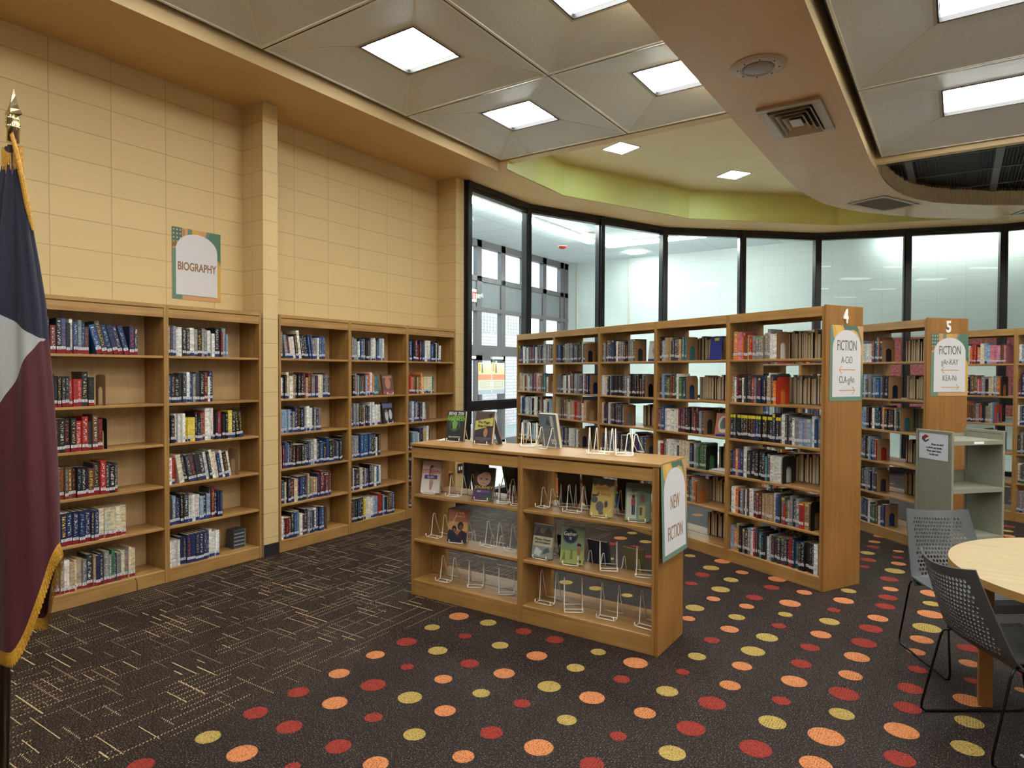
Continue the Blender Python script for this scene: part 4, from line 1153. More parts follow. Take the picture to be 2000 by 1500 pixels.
q = MB(); q.box(-0.05, 0.05, -0.006, 0, 0, 0.115, 'outlet_brown'); q.build('plate', t, bevel=0.002)
for dx in (-0.022, 0.022):
    q = MB(); q.box(dx-0.011, dx+0.011, -0.009, -0.006, 0.035, 0.08, 'white_enamel'); q.build('socket', t)


# ------------------------------------------------------------------ shelving
def bay(name, M_loc, rz, w, H, D, zs, label, group=None, double=False, back=False, zs_back=None, end_right=False, top=True, holes=False, low=False):
    """open bookcase; local x left to right as you face it, y into its depth, front at y=0"""
    t = empty(name, M_loc, rz, label, 'bookcase', group)
    th = 0.02
    halves = [(0.0, D/2-0.0015), (D/2+0.0015, D)] if double else [(0.0, D)]
    val = 0.072
    vz = H-0.022-val if not low else H-0.024-0.06
    for side in (0, 1):
        for (ya, yb) in halves:
            q = MB()
            q.box(side*(w-th), side*(w-th)+th, ya, yb, 0, H-(0.022 if low else 0), 'oak_z')
            if holes:
                xi = th+0.0006 if side == 0 else w-th-0.0006
                for yy in (ya+0.035, yb-0.035):
                    z = 0.16
                    while z < H-0.14:
                        q.face([(xi, yy+0.0035*math.cos(PI*k/3), z+0.0035*math.sin(PI*k/3)) for k in range(6)], 'pin_hole')
                        z += 0.032
            q.build('side_panel', t, bevel=0.0015)
    for hi, (ya, yb) in enumerate(halves):
        zz = zs if hi == 0 or not zs_back else zs_back
        for z in zz:
            q = MB()
            if z < 0.2:
                q.box(th, w-th, ya+0.002, yb-0.002, z-0.02, z, 'oak_x')
            else:
                q.box(th+0.001, w-th-0.001, ya+(0.004 if hi == 0 else 0.006), yb-(0.012 if back else 0.004), z-0.02, z, 'oak_x')
            q.build('shelf', t, bevel=0.003)
    if back:
        q = MB(); q.box(th, w-th, D-0.01, D-0.002, 0.06, H-0.02, 'oak_back'); q.build('back_panel', t)
    if not low:
        q = MB(); q.box(th, w-th, 0.004, D-0.004, H-0.03, H-0.008, 'oak_x'); q.build('top_panel', t, bevel=0.002)
    fr = [(0.0, 0.018)] + ([(D-0.018, D)] if double else [])
    for (ya, yb) in fr:
        q = MB()
        if back:
            q.box(th, w-th, ya, yb, H-0.028, H, 'oak_x')
            q.box(th, w-th, ya+0.003, yb+0.003, H-0.10, H-0.034, 'oak_x')
        elif low:
            q.box(th, w-th, ya+0.001, yb-0.001, H-0.105, H-0.032, 'oak_x')
        else:
            q.box(th, w-th, ya, yb, H-0.075, H, 'oak_x')
        q.build('valance', t, bevel=0.0015)
        q = MB(); q.box(th, w-th, ya+0.004, yb-0.002, 0, zs[0]-0.02, 'oak_x'); q.build('kick_plate', t, bevel=0.0015)
    if end_right:
        q = MB(); q.box(w, w+0.022, -0.006, D+0.006, 0, H+(0.01 if not low else -0.022), 'oak_end'); q.build('end_panel', t, bevel=0.0025)
    return t


ZS = [0.105, 0.432, 0.755, 1.078, 1.392, 1.760]
UW = 0.837
WALLBAYS = [(1.904, 'tall oak bookcase at the far left, its left edge behind the flag'),
            (2.741, 'tall oak bookcase below the BIOGRAPHY sign, ending at the near pillar'),
            (3.763, 'tall oak wall bookcase just past the near pillar'),
            (4.600, 'tall oak wall bookcase holding two face-out books on stands, middle of the far three'),
            (5.437, 'tall oak wall bookcase nearest the windows, next to the far pillar')]
for y0, lab in WALLBAYS:
    bay('bookcase', (0.30, y0, 0), PI/2, UW-(0.0 if y0 != 2.741 else 0.0), 2.155, 0.294, ZS, lab, 'oak bookcases along the left wall', back=True, holes=True)

R4, A4, W4, D4 = Vector((4.53, 5.41, 0)), math.radians(-27.0), 0.936, 0.43
R5, A5, W5 = Vector((5.115, 7.20, 0)), math.radians(-45.0), 0.94
R6, A6, W6 = Vector((5.894, 9.224, 0)), math.radians(-28.0), 0.95
HR = 2.15


def org(R, A, w, k):
    return R+Vector((-math.cos(A), -math.sin(A), 0))*(w*(k+1))


n4 = ['nearest bay of the range marked 4, carrying the end panel', 'second bay in from the end panel marked 4', 'middle bay of the range marked 4, behind the low display shelf', 'fourth bay from the end panel marked 4', 'farthest bay of the range marked 4, against the windows']
for k in range(5):
    bay('bookcase', org(R4, A4, W4, k), A4, W4, HR, D4, ZS, 'double-sided oak bookcase, '+n4[k], 'bays of the range marked 4', double=True, end_right=(k == 0), holes=(k < 2))
n5 = ['nearest bay of the range marked 5', 'second bay of range 5, mostly hidden by range 4', 'third bay of range 5, hidden behind range 4']
for k in range(3):
    bay('bookcase', org(R5, A5, W5, k), A5, W5, HR, D4, ZS, 'double-sided oak bookcase, '+n5[k], 'bays of the range marked 5', double=True, end_right=(k == 0))
n6 = ['oak bookcase between the 5 end panel and the right edge, by the windows', 'oak bookcase cut by the right edge of the photo, by the windows']
for k in (0, -1):
    bay('bookcase', org(R6, A6, W6, k), A6, W6, HR, D4, ZS, n6[-k], 'bays of the rearmost range', double=True)

# low display shelf
LZ = [0.115, 0.415, 0.745]
LZB = [0.115, 0.335, 0.745]
LOW = [(2.03, 'left bay of the low oak display shelf with easels'), (2.99, 'right bay of the low oak display shelf, with the NEW FICTION end')]
LD = 0.41
for i, (x, lab) in enumerate(LOW):
    bay('display_shelf', (x, 3.62, 0), 0, 0.96 if i == 0 else 0.935, 1.12, LD, LZ, lab, 'low display shelf bays', double=True, zs_back=LZB, end_right=(i == 1), holes=True, low=True)
q = MB(); q.box(2.026, 3.952, 3.612, 4.038, 1.099, 1.121, 'oak_x')
tag(q.build('top_board', bevel=0.003), 'long oak top board across the low display shelf', 'shelf top')

# ------------------------------------------------------------------ books
PAL = {'black': S(26, 25, 29), 'charcoal': S(56, 55, 60), 'navy': S(32, 40, 76), 'blue': S(42, 70, 116), 'light blue': S(124, 150, 176), 'white': S(212, 210, 204), 'cream': S(204, 190, 160),
       'grey': S(122, 122, 124), 'red': S(160, 38, 36), 'maroon': S(98, 32, 38), 'pink': S(192, 108, 128), 'green': S(54, 98, 62), 'teal': S(52, 108, 114), 'yellow': S(204, 178, 62), 'orange': S(204, 116, 52), 'brown': S(98, 66, 46), 'purple': S(86, 60, 112), 'tan': S(166, 136, 100)}
STY = {
    'dark': 'black black black black black black charcoal charcoal charcoal maroon navy red white brown',
    'dark2': 'black black black charcoal charcoal navy navy blue maroon grey white',
    'series': 'navy navy blue blue black charcoal cream',
    'light': 'white cream grey black maroon tan navy green charcoal',
    'mix': 'navy black black blue white grey white light_blue maroon charcoal cream brown black green yellow red white navy charcoal',
    'cool': 'navy navy black black charcoal charcoal blue white white light_blue grey grey black maroon white',
    'warm': 'cream tan orange brown white pink red light_blue teal grey black',
    'fic': 'black black navy charcoal charcoal blue red white grey white light_blue maroon black tan teal orange black',
    'ser_y': 'black black black black charcoal black navy',
}
KID = [0]


def book_geo(q, M, t, h, d, col, simple=False, sticker='blue', rnd=random, back=False, labels=None, pages=None):
    """q collects covers; labels / pages collect those parts when separate"""
    KID[0] += 1
    k = KID[0] % 900
    e = 0.0025
    uv = [(k+0.001, 0), (k+0.999, 0), (k+0.999, 1), (k+0.001, 1)]
    if back:      # fore edge toward the viewer
        q.box(0, t, 0, d, 0, h, 'cover', col=tuple(c*0.5 for c in col), M=M, over={'u': 'pages'})  # cover tone halved: shade between the fore edges is put into the colour
        q.face([(t*0.14, -0.0006, 0.004), (t*0.86, -0.0006, 0.004), (t*0.86, -0.0006, h-0.004), (t*0.14, -0.0006, h-0.004)], 'pages', M=M)
        return
    if simple:
        q.box(0, t, 0, d, 0, h, 'cover_text', col=col, M=M, over={'u': 'pages', 'b': 'pages'}, uv=uv)
    else:
        q.box(0, t, 0, 0.003, 0, h, 'cover_text', col=col, M=M, uv=uv)
        q.box(0, e, 0.003, d, 0, h, 'cover_text', col=col, M=M)
        q.box(t-e, t, 0.003, d, 0, h, 'cover_text', col=col, M=M)
        pages.box(e, t-e, 0.003, d-0.004, 0.003, h-0.004, 'pages', M=M)
    lb = labels if labels is not None else q
    y = -0.0006
    m = 0.0008
    zo = rnd.uniform(-0.006, 0.006)
    if sticker in ('bio', 'blue'):
        low = S(128, 24, 28) if sticker == 'bio' else S(34, 46, 104)
        if rnd.random() < (0.9 if sticker == 'bio' else 0.5):
            lb.face([(m, y, 0.003), (t-m, y, 0.003), (t-m, y, 0.026+zo), (m, y, 0.026+zo)], 'paper', col=low, M=M)
        lb.face([(m, y, 0.026+zo), (t-m*2, y, 0.026+zo), (t-m*2, y, 0.046+zo), (m, y, 0.046+zo)], 'paper', col=S(206, 206, 210), M=M)
        z0 = 0.026+zo
    else:
        z0 = 0.034+zo*0.8
        lb.face([(m*2, y, z0), (t-m*2, y, z0), (t-m*2, y, z0+0.022), (m*2, y, z0+0.022)], 'paper', col=S(208, 208, 212), M=M)
        if sticker == 'ficy':
            lb.face([(m, y, h-0.034), (t-m, y, h-0.034), (t-m, y, h-0.008), (m, y, h-0.008)], 'paper', col=S(210, 196, 40), M=M)
        elif rnd.random() < 0.2:
            lb.face([(m, y, h-0.02), (t-m, y, h-0.02), (t-m, y, h-0.006), (m, y, h-0.006)], 'paper', col=rnd.choice([S(190, 180, 60), S(110, 160, 80), S(80, 130, 190)]), M=M)
    yy = y-0.0003
    if t > 0.014:      # print on the call-number label
        zc = z0+0.010
        for dz in (-0.006, 0.002):
            lb.face([(t*0.25, yy, zc+dz), (t*0.75, yy, zc+dz), (t*0.75, yy, zc+dz+0.003), (t*0.25, yy, zc+dz+0.003)], 'paper', col=S(70, 70, 74), M=M)


STUFF = MB()
ROWNAMES = ['bottom', 'fifth', 'fourth', 'third', 'second', 'top']
N_IND = [0]


def one_book(FM, x, yoff, z, t, h, d, cname, lean=0.0, sticker='blue', rnd=random, ind=None, group=None):
    """ind: label text -> its own object, else merged"""
    if lean < 0:      # top to the left, pivot on the lower left corner
        M = Matrix.Translation((x, yoff, z)) @ Matrix.Rotation(lean, 4, 'Y')
    elif lean > 0:
        M = Matrix.Translation((x, yoff, z+t*math.sin(lean))) @ Matrix.Rotation(lean, 4, 'Y')
    else:
        M = Matrix.Translation((x, yoff, z))
    col = PAL[cname]
    j = rnd.uniform(0.8, 1.2)
    col = tuple(min(0.85, c*j) for c in col)
    if ind is None:
        book_geo(STUFF, FM @ M, t, h, d, col, simple=True, sticker=sticker, rnd=rnd)
        return None
    q, l, p = MB(), MB(), MB()
    book_geo(q, None, t, h, d, col, False, sticker, rnd, labels=l, pages=p)
    o = q.build('book')
    o.matrix_world = FM @ M
    o['label'] = ind; o['category'] = 'book'; o['group'] = group
    l.build('spine_label', o); p.build('page_block', o)
    N_IND[0] += 1
    return o


def size_word(t, h):
    if h > 0.237: return 'tall'
    if t < 0.019: return 'slim'
    if t > 0.031: return 'thick'
    if h < 0.205: return 'short'
    return 'medium'


def fill_row(FM, x0, x1, z, style, rnd, sticker='blue', ind=None, side='left', leans=(), ind_from=-9, group=None, yo=0.022, hmax=0.262):
    """leans: list of (xa, xb, angle)"""
    names = [s.replace('_', ' ') for s in STY[style].split()]
    x = x0
    items = []
    prev_h = 0.22
    was = 0.0
    if style == 'series' or style == 'ser_y':
        pass
    run = 0
    while True:
        t = rnd.choice([0.016, 0.02, 0.022, 0.025, 0.028, 0.03, 0.034, 0.038])
        h = rnd.choice([0.192, 0.205, 0.212, 0.215, 0.22, 0.228, 0.235, 0.242])
        if style == 'ser_y': h = 0.215; t = 0.026
        if rnd.random() < 0.05: h = min(hmax, h+0.025)
        if run > 0:
            run -= 1; cn, h, t = last
        else:
            cn = rnd.choice(names)
            if rnd.random() < 0.10: run = rnd.choice([2, 3, 4])
            last = (cn, h, t)
        an = 0.0
        for (a, b, g) in leans:
            if a <= x < b: an = g
        adv = t/math.cos(an)+0.0008
        xx = x
        if an and not was and an < 0:
            xx = x+h*math.sin(-an)
        if was and not an and was > 0:
            xx = x
        if an > 0:
            # leaning to the right: the foot sits to the left of the head
            pass
        if xx+adv > x1: break
        items.append((xx, t, h, rnd.uniform(0.14, 0.165), cn, an))
        if was < 0 and not an: pass
        x = xx+adv
        if an < 0:
            pass
        was = an
        prev_h = h
    # a leaning run to the right rests on whatever follows
    n = len(items)
    cand = [i for i, it in enumerate(items) if it[0] >= ind_from]
    for i, (xx, t, h, d, cn, an) in enumerate(items):
        lab = None
        if ind is not None and i in cand:
            if side == 'left':
                lab = f'{size_word(t, h)} {cn} book, {ORD[i]} from left, {ind}'
            else:
                lab = f'{size_word(t, h)} {cn} book, {ORD[n-1-i]} from the right, {ind}'
        one_book(FM, xx, yo+rnd.choice([0, 0.003, 0.006, 0.012, 0.02]), z, t, h, d, cn, an, sticker, rnd, lab, group)
    return x


def FMof(loc, rz):
    return Matrix.Translation(loc) @ Matrix.Rotation(rz, 4, 'Z')


rb = random.Random(42)
TH = 0.022
# --- far left bookcase
F = FMof((0.30, 1.904, 0), PI/2)
ends = [0.62, 0.56, 0.50, 0.40, 0.355, 0.64]
sty = ['light', 'series', 'dark', 'dark', 'dark', 'dark2']
lean1 = {5: [(0.29, 0.545, -0.26)], 3: [], 0: [(0.14, 0.30, 0.0)]}
for r in range(6):
    fill_row(F, TH, ends[r], ZS[r], sty[r], rb, 'bio', f'{ROWNAMES[r]} shelf of the bookcase beside the flag', 'right', lean1.get(r, ()), 0.12, 'books in the bookcase beside the flag')
# --- bookcase under the sign
F = FMof((0.30, 2.741, 0), PI/2)
ends = [0.47, 0.48, 0.58, 0.70, 0.43, 0.55]
sty = ['dark2', 'cool', 'mix', 'mix', 'cool', 'cool']
lean2 = {2: [(0.06, 0.7, -0.17)], 3: [(0.60, 0.9, -0.1)]}
for r in range(6):
    fill_row(F, TH, ends[r], ZS[r], sty[r], rb, 'blue', f'{ROWNAMES[r]} shelf below the BIOGRAPHY sign', 'left', lean2.get(r, ()), -9, 'books below the BIOGRAPHY sign')
# --- the far three wall bookcases
for y0, ends, seeds, lean in ((3.763, [0.555, 0.635, 0.765, 0.515, 0.605, 0.565], 'cool light dark2 cool light mix'.split(), {5: [(0.05, 0.42, -0.14)]}),
                              (4.600, [0.665, 0.48, 0.455, 0.465, 0.455, 0.515], 'mix cool dark2 cool warm cool'.split(), {}),
                              (5.437, [0.50, 0.42, 0.385, 0.355, 0.49, 0.63], 'mix cool mix cool warm cool'.split(), {})):
    F = FMof((0.30, y0, 0), PI/2)
    for r in range(6):
        fill_row(F, TH, ends[r], ZS[r], seeds[r], rb, 'blue', leans=lean.get(r, ()))
# --- range marked 4, front
E4 = {0: [0.975, 0.88, 0.60, 0.965, 0.535, 0.525], 1: [0.0, 0.60, 0.715, 0.68, 0.435, 0.435], 2: [0.3, 0.6, 0.83, 0.45, 0.81, 0.63], 3: [0.5, 0.46, 0.57, 0.72, 0.79, 0.68], 4: [0.6, 0.7, 0.69, 0.975, 0.83, 0.975]}
S4 = {0: ['fic', 'fic', 'fic', 'ser_y', 'fic', 'warm'], 1: ['fic', 'warm', 'mix', 'cool', 'mix', 'fic'], 2: ['fic', 'cool', 'cool', 'cool', 'cool', 'cool'], 3: ['warm', 'cool', 'cool', 'warm', 'cool', 'cool'], 4: ['cool', 'warm', 'cool', 'cool', 'warm', 'cool']}
for k in range(5):
    F = FMof(org(R4, A4, W4, k), A4)
    for r in range(6):
        if E4[k][r] < 0.05: continue
        ind = f'{ROWNAMES[r]} shelf, nearest bay marked 4' if k == 0 else None
        xe = E4[k][r]*W4
        if k == 0 and r == 3:
            xm = fill_row(F, TH, 0.55, ZS[r], 'ser_y', rb, 'ficy', 'yellow-stickered run, third shelf marked 4', 'left', (), -9, 'books in the nearest bay marked 4')
            fill_row(F, xm, xe, ZS[r], 'cool', rb, 'fic', 'beyond the yellow stickers, third shelf marked 4', 'left', (), -9, 'books in the nearest bay marked 4')
        else:
            fill_row(F, TH, xe, ZS[r], S4[k][r], rb, 'fic', ind, 'left', (), -9, 'books in the nearest bay marked 4')
# --- range marked 5
E5 = {0: [0.47, 0.34, 0.34, 0.66, 0.49, 0.39], 1: [0.6]*6, 2: [0.6]*6}
for k in range(3):
    F = FMof(org(R5, A5, W5, k), A5)
    for r in range(6):
        fill_row(F, TH, E5[k][r]*W5, ZS[r], rb.choice(['cool', 'mix', 'fic']), rb, 'fic')
for k in (0, -1):
    F = FMof(org(R6, A6, W6, k), A6)
    for r in range(6):
        fill_row(F, TH, (0.9 if r in (5,) else 0.78 if r == 3 else 0.84 if r > 1 or k else 0.42)*W6, ZS[r], rb.choice(['cool', 'mix', 'warm']), rb, 'blue')
# --- the far sides of the ranges, fore edges showing


def back_row(FM, w, z, f0, f1, rnd, D=0.43):
    x = w*f1-TH
    while True:
        t = rnd.choice([0.018, 0.022, 0.026, 0.03, 0.034])
        h = rnd.choice([0.2, 0.212, 0.22, 0.228, 0.235])
        d = rnd.uniform(0.14, 0.16)
        if x-t < w*f0+TH: break
        x -= t+0.001
        nm = rnd.choice([s.replace('_', ' ') for s in STY['mix'].split()])
        book_geo(STUFF, FM @ Matrix.Translation((x, D-0.02-d, z)), t, h, d, PAL[nm], back=True)


for k in range(5):
    F = FMof(org(R4, A4, W4, k), A4)
    for r in range(6):
        lo = {0: [0.5, 0.45, 0.55, 0.5, 0.6, 0.58], 1: [0.66, 0.68, 0.8, 0.5, 0.55, 0.45], 2: [0.5, 0.5, 0.5, 0.62, 0.5, 0.97]}.get(k, [0.5, 0.6, 0.5, 0.7, 0.55, 0.6])[r]
        back_row(F, W4, ZS[r], max(0.0, lo-0.2), 1.0, rb)
for k in range(3):
    F = FMof(org(R5, A5, W5, k), A5)
    for r in range(6):
        back_row(F, W5, ZS[r], 0.42 if r > 0 else 0.9, 1.0, rb)
so = STUFF.build('books')
tag(so, 'remaining rows of library books on the far wall bookcases and the ranges', 'books', kind='stuff')


# ------------------------------------------------------------------ bookends
def bookend_mesh(mat):
    q = MB()
    D_, H_, t = 0.148, 0.222, 0.0016
    # plate in the y-z plane with rounded top corners and an arched opening
    out = []
    for k in range(7):
        a = PI-PI/2*k/6
        out.append((0.025+0.025*math.cos(a), H_-0.025+0.025*math.sin(a)))
    for k in range(7):
        a = PI/2-PI/2*k/6
        out.append((D_-0.025+0.025*math.cos(a), H_-0.025+0.025*math.sin(a)))
    out = [(0, 0)]+out+[(D_, 0)]
    ya, yb, za = 0.045, 0.108, 0.105
    arc = [(ya, 0)]+[((ya+yb)/2+(yb-ya)/2*math.cos(PI-PI*k/10), za+(yb-ya)/2*math.sin(PI-PI*k/10)) for k in range(11)]+[(yb, 0)]
    mid = (ya+yb)/2
    # stitch the outline to the arch
    L_ = [p for p in out if p[0] <= D_/2]; R_ = [p for p in out if p[0] > D_/2]
    La = [p for p in arc if p[0] <= mid+1e-6]; Ra = [p for p in arc if p[0] >= mid-1e-6]
    polyL = L_+[(mid, H_)]+La[::-1]
    polyR = [(mid, H_)]+R_+Ra[::-1]
    for poly in (polyL, polyR):
        n = len(poly)
        for xx, rev in ((0, False), (t, True)):
            pts = [(xx, p[0], p[1]) for p in poly]
            q.face(pts[::-1] if rev else pts, mat)
        for i in range(n):
            a, b = poly[i], poly[(i+1) % n]
            q.face([(0, *a), (t, *a), (t, *b), (0, *b)], mat)
    q.box(-0.11, 0.0, ya+0.002, yb-0.002, 0.0, 0.0012, mat)
    return q.mesh('bookend')


BE = {m_: bookend_mesh('bookend_'+m_) for m_ in ('tan', 'red', 'black')}


def bookend(FM, x, z, kind, label, group='metal bookends on the shelves', yo=0.02):
    o = bpy.data.objects.new('bookend', BE[kind])
    COL.objects.link(o)
    o.matrix_world = FM @ Matrix.Translation((x, yo, z+0.0004))
    cn = {'tan': 'tan', 'red': 'red', 'black': 'black'}[kind]
    tag(o, f'{cn} metal bookend with arched cutout, {label}', 'bookend', group)


RN = {0: 'bottom shelf', 1: 'fifth shelf', 2: 'fourth shelf', 3: 'third shelf', 4: 'second shelf', 5: 'top shelf'}
F = FMof((0.30, 1.904, 0), PI/2)
bookend(F, 0.405, ZS[4], 'tan', 'second shelf of the bookcase beside the flag')
bookend(F, 0.362+0.05, ZS[3], 'black', 'third shelf of the bookcase beside the flag')
F = FMof((0.30, 2.741, 0), PI/2)
bookend(F, 0.625, ZS[2], 'tan', 'fourth shelf below the BIOGRAPHY sign')
F = FMof((0.30, 3.763, 0), PI/2)
bookend(F, 0.56, ZS[0], 'tan', 'bottom shelf just past the near pillar')
F = FMof((0.30, 5.437, 0), PI/2)
bookend(F, 0.39, ZS[3], 'tan', 'third shelf of the wall bookcase nearest the windows')
bookend(F, 0.36+0.03, ZS[2], 'black', 'fourth shelf of the wall bookcase nearest the windows')
B4 = {0: [(5, 'tan'), (4, 'red'), (2, 'black'), (1, 'black')], 1: [(5, 'tan'), (4, 'tan'), (3, 'tan'), (2, 'black'), (1, 'tan')], 2: [(5, 'tan'), (4, 'tan'), (3, 'tan'), (2, 'tan')], 3: [(5, 'tan'), (4, 'tan'), (3, 'tan'), (2, 'tan'), (1, 'tan')], 4: [(4, 'tan'), (2, 'tan')]}
bn = ['nearest bay marked 4', 'second bay of range 4', 'middle bay of range 4', 'fourth bay of range 4', 'farthest bay of range 4']
for k, l in B4.items():
    F = FMof(org(R4, A4, W4, k), A4)
    for r, kd in l:
        bookend(F, E4[k][r]*W4+0.003, ZS[r], kd, f'{RN[r]}, {bn[k]}')
F = FMof(org(R5, A5, W5, 0), A5)
for r in range(6):
    bookend(F, E5[0][r]*W5+0.003, ZS[r], 'tan', f'{RN[r]} of the bay marked 5')
F = FMof(org(R6, A6, W6, 0), A6)
bookend(F, 0.84*W6+0.003, ZS[4], 'black', 'second shelf of the rearmost range')
bookend(F, 0.78*W6+0.003, ZS[3], 'red', 'third shelf of the rearmost range')


# ------------------------------------------------------------------ wire easels and face-out books
def easel_mesh(w=0.10, h=0.145, tilt=0.24):
    q = MB()
    r = 0.0030
    for s in (-1, 1):
        x = s*w/2
        yt = 0.036+h*math.tan(tilt)
        arch = [(x, yt-0.012+0.012*(1-math.cos(a)), h-0.012+0.012*math.sin(a)) for a in (0.4, 0.9, 1.57, 2.2, 2.8)]
        q.tube([(x, -0.022, 0.030), (x, -0.024, 0.012), (x, -0.018, 0.005), (x, 0.030, 0.005), (x, 0.036, 0.012)]+arch+[(x, yt+0.020, h*0.7), (x, yt+0.066, 0.004)], r, 'wire_white', n=6)
    q.tube([(-w/2, -0.018, 0.006), (w/2, -0.018, 0.006)], r, 'wire_white', n=6)
    q.tube([(-w/2, 0.033, 0.007), (w/2, 0.033, 0.007)], r, 'wire_white', n=6)
    q.tube([(-w/2, 0.036+h*math.tan(tilt)+0.064, 0.006), (w/2, 0.036+h*math.tan(tilt)+0.064, 0.006)], r, 'wire_white', n=6)
    me = q.mesh('easel')
    for p in me.polygons: p.use_smooth = True
    return me


EM = easel_mesh()
EMT = easel_mesh(0.105, 0.165, 0.2)
EMS = easel_mesh(0.075, 0.125, 0.22)


def easel(x, y, z, rz, label, me=None, group='white wire easels on the low display shelf'):
    o = bpy.data.objects.new('wire_easel', me or EM)
    COL.objects.link(o)
    o.location = (x, y, z); o.rotation_euler = (0, 0, rz)
    return tag(o, label, 'easel', group)


def face_book(x, y, z, rz, w, h, t, tilt, label, cover, art=(), texts=(), spine=None, lift=0.009, barcode=False, cat='book', fore='r'):
    """book standing face out; art = polygons on the front in (0..1, 0..1) cover coordinates"""
    t_ = t
    ds = lambda c: tuple((0.78*v+0.22*sum(c)/3)*0.82 for v in c)
    cover = ds(cover); art = [(a_, ds(c_)) for a_, c_ in art]; spine = ds(spine) if spine else None
    q = MB()
    e = 0.0025
    q.box(-w/2, w/2, 0, e, 0, h, 'cover', col=cover)
    q.box(-w/2, w/2, t-e, t, 0, h, 'cover', col=spine or cover)
    sx = -w/2 if fore == 'r' else w/2-e
    q.box(sx, sx+e, e, t-e, 0, h, 'cover', col=spine or cover)
    n = 0
    for (poly, c) in art:
        n += 1
        q.face([(-w/2+u*w, -0.0003*n-0.0002, v*h) for u, v in poly], 'cover', col=c)
    if barcode:
        q.face([(w*0.1, -0.004, h*0.1), (w*0.38, -0.004, h*0.1), (w*0.38, -0.004, h*0.24), (w*0.1, -0.004, h*0.24)], 'paper', col=S(230, 230, 228))
        for k in range(7):
            xx = w*(0.12+0.036*k)
            q.face([(xx, -0.0044, h*0.12), (xx+w*0.015, -0.0044, h*0.12), (xx+w*0.015, -0.0044, h*0.22), (xx, -0.0044, h*0.22)], 'paper', col=S(30, 30, 30))
    o = q.build('book')
    o.location = (x, y, z+lift)
    o.rotation_euler = (-tilt, 0, rz)
    tag(o, label, 'book')
    p = MB(); p.box(-w/2+e, w/2-0.003, e, t-e, 0.003, h-0.003, 'pages')
    if fore == 'l':
        p = MB(); p.box(-w/2+0.003, w/2-e, e, t-e, 0.003, h-0.003, 'pages')
    p.build('page_block', o)
    for (s, u, v, hh, mat, xs) in texts:
        m_ = text_obj(s, hh, mat, o, (-w/2+u*w, -0.0003*n-0.0012, v*h), xs, bold=0.0)
    return o


def ell(cx, cy, rx, ry, n=16, a0=0.0, a1=2*PI):
    return [(cx+rx*math.cos(a0+(a1-a0)*k/(n-(0 if a1-a0 > 6.2 else 1))), cy+ry*math.sin(a0+(a1-a0)*k/(n-(0 if a1-a0 > 6.2 else 1)))) for k in range(n)]


def rect(a, b, c, d): return [(a, b), (c, b), (c, d), (a, d)]


plain('ink_white', S(232, 230, 220), 0.6); plain('ink_green', S(150, 220, 90), 0.6); plain('ink_yellow', S(232, 206, 110), 0.6)
plain('ink_dark', S(40, 36, 36), 0.6); plain('ink_orange', S(206, 96, 40), 0.6); plain('ink_blue', S(60, 60, 120), 0.6); plain('ink_red', S(190, 70, 80), 0.6)
TOP, L1, L2, L0 = 1.121, 0.745, 0.415, 0.115
# left bay, first shelf
face_book(2.15, 3.685, L1, 0.28, 0.150, 0.232, 0.028, 0.24, 'pale pink book with a woman and blue title bar, upper left of the low shelf', S(222, 196, 186),
          [(rect(0, 0, 1, 0.42), S(226, 216, 206)), (ell(0.50, 0.78, 0.10, 0.10), S(84, 52, 44)), (rect(0.40, 0.55, 0.54, 0.8), S(96, 56, 46)), ([(0.44, 0.28), (0.62, 0.28), (0.66, 0.62), (0.58, 0.82), (0.46, 0.78)], S(208, 150, 128)), ([(0.46, 0.1), (0.58, 0.1), (0.66, 0.36), (0.44, 0.36)], S(190, 128, 118)), (rect(0.16, 0.44, 0.84, 0.56), S(66, 62, 132))],
          [('STOLEN', 0.5, 0.62, 0.030, 'ink_red', 0.95), ('ELLEN', 0.5, 0.47, 0.014, 'ink_white', 1.0)])
easel(2.15, 3.685, L1, 0.28, 'wire easel holding the pale pink book')
easel(2.36, 3.70, L1, 0.2, 'empty wire easel between the pink book and the portrait book, first shelf')
face_book(2.62, 3.70, L1, 0.22, 0.150, 0.225, 0.030, 0.24, 'dark book with a face portrait titled JOURNEY on the first shelf of the low display', S(74, 50, 74),
          [(rect(0, 0.3, 1, 1), S(60, 44, 40)), (ell(0.5, 0.66, 0.36, 0.24), S(206, 158, 128)), ([(0.1, 0.7), (0.18, 0.95), (0.6, 1), (0.9, 0.92), (0.95, 0.6), (0.8, 0.84), (0.5, 0.86), (0.24, 0.76)], S(38, 30, 28)), (ell(0.36, 0.64, 0.06, 0.02), S(40, 28, 24)), (ell(0.64, 0.64, 0.06, 0.02), S(40, 28, 24)), (rect(0.4, 0.5, 0.62, 0.515), S(170, 100, 88)), (rect(0, 0, 1, 0.3), S(92, 60, 104)), (rect(0.55, 0, 1, 0.17), S(60, 96, 76)), (rect(0.2, 0.22, 0.85, 0.30), S(108, 88, 168))],
          [('JOURNEY', 0.54, 0.335, 0.020, 'ink_yellow', 1.15), ('THE', 0.3, 0.23, 0.01, 'ink_white', 1)])
easel(2.62, 3.70, L1, 0.22, 'wire easel holding the portrait book')
face_book(2.44, 3.96, L1, PI+0.1, 0.150, 0.225, 0.026, 0.22, 'dark teal book facing away behind the portrait book', S(40, 60, 66), [(rect(0.1, 0.1, 0.9, 0.9), S(48, 70, 76))])
easel(2.44, 3.96, L1, PI+0.1, 'wire easel holding the dark teal book that faces away')
face_book(2.74, 3.95, L1, PI-0.3, 0.150, 0.225, 0.026, 0.22, 'black book facing away, leaning on an easel at the rear of the first shelf', S(30, 28, 30), [(rect(0.1, 0.1, 0.9, 0.9), S(44, 42, 44))])
easel(2.74, 3.95, L1, PI-0.3, 'wire easel holding the black book that faces away')
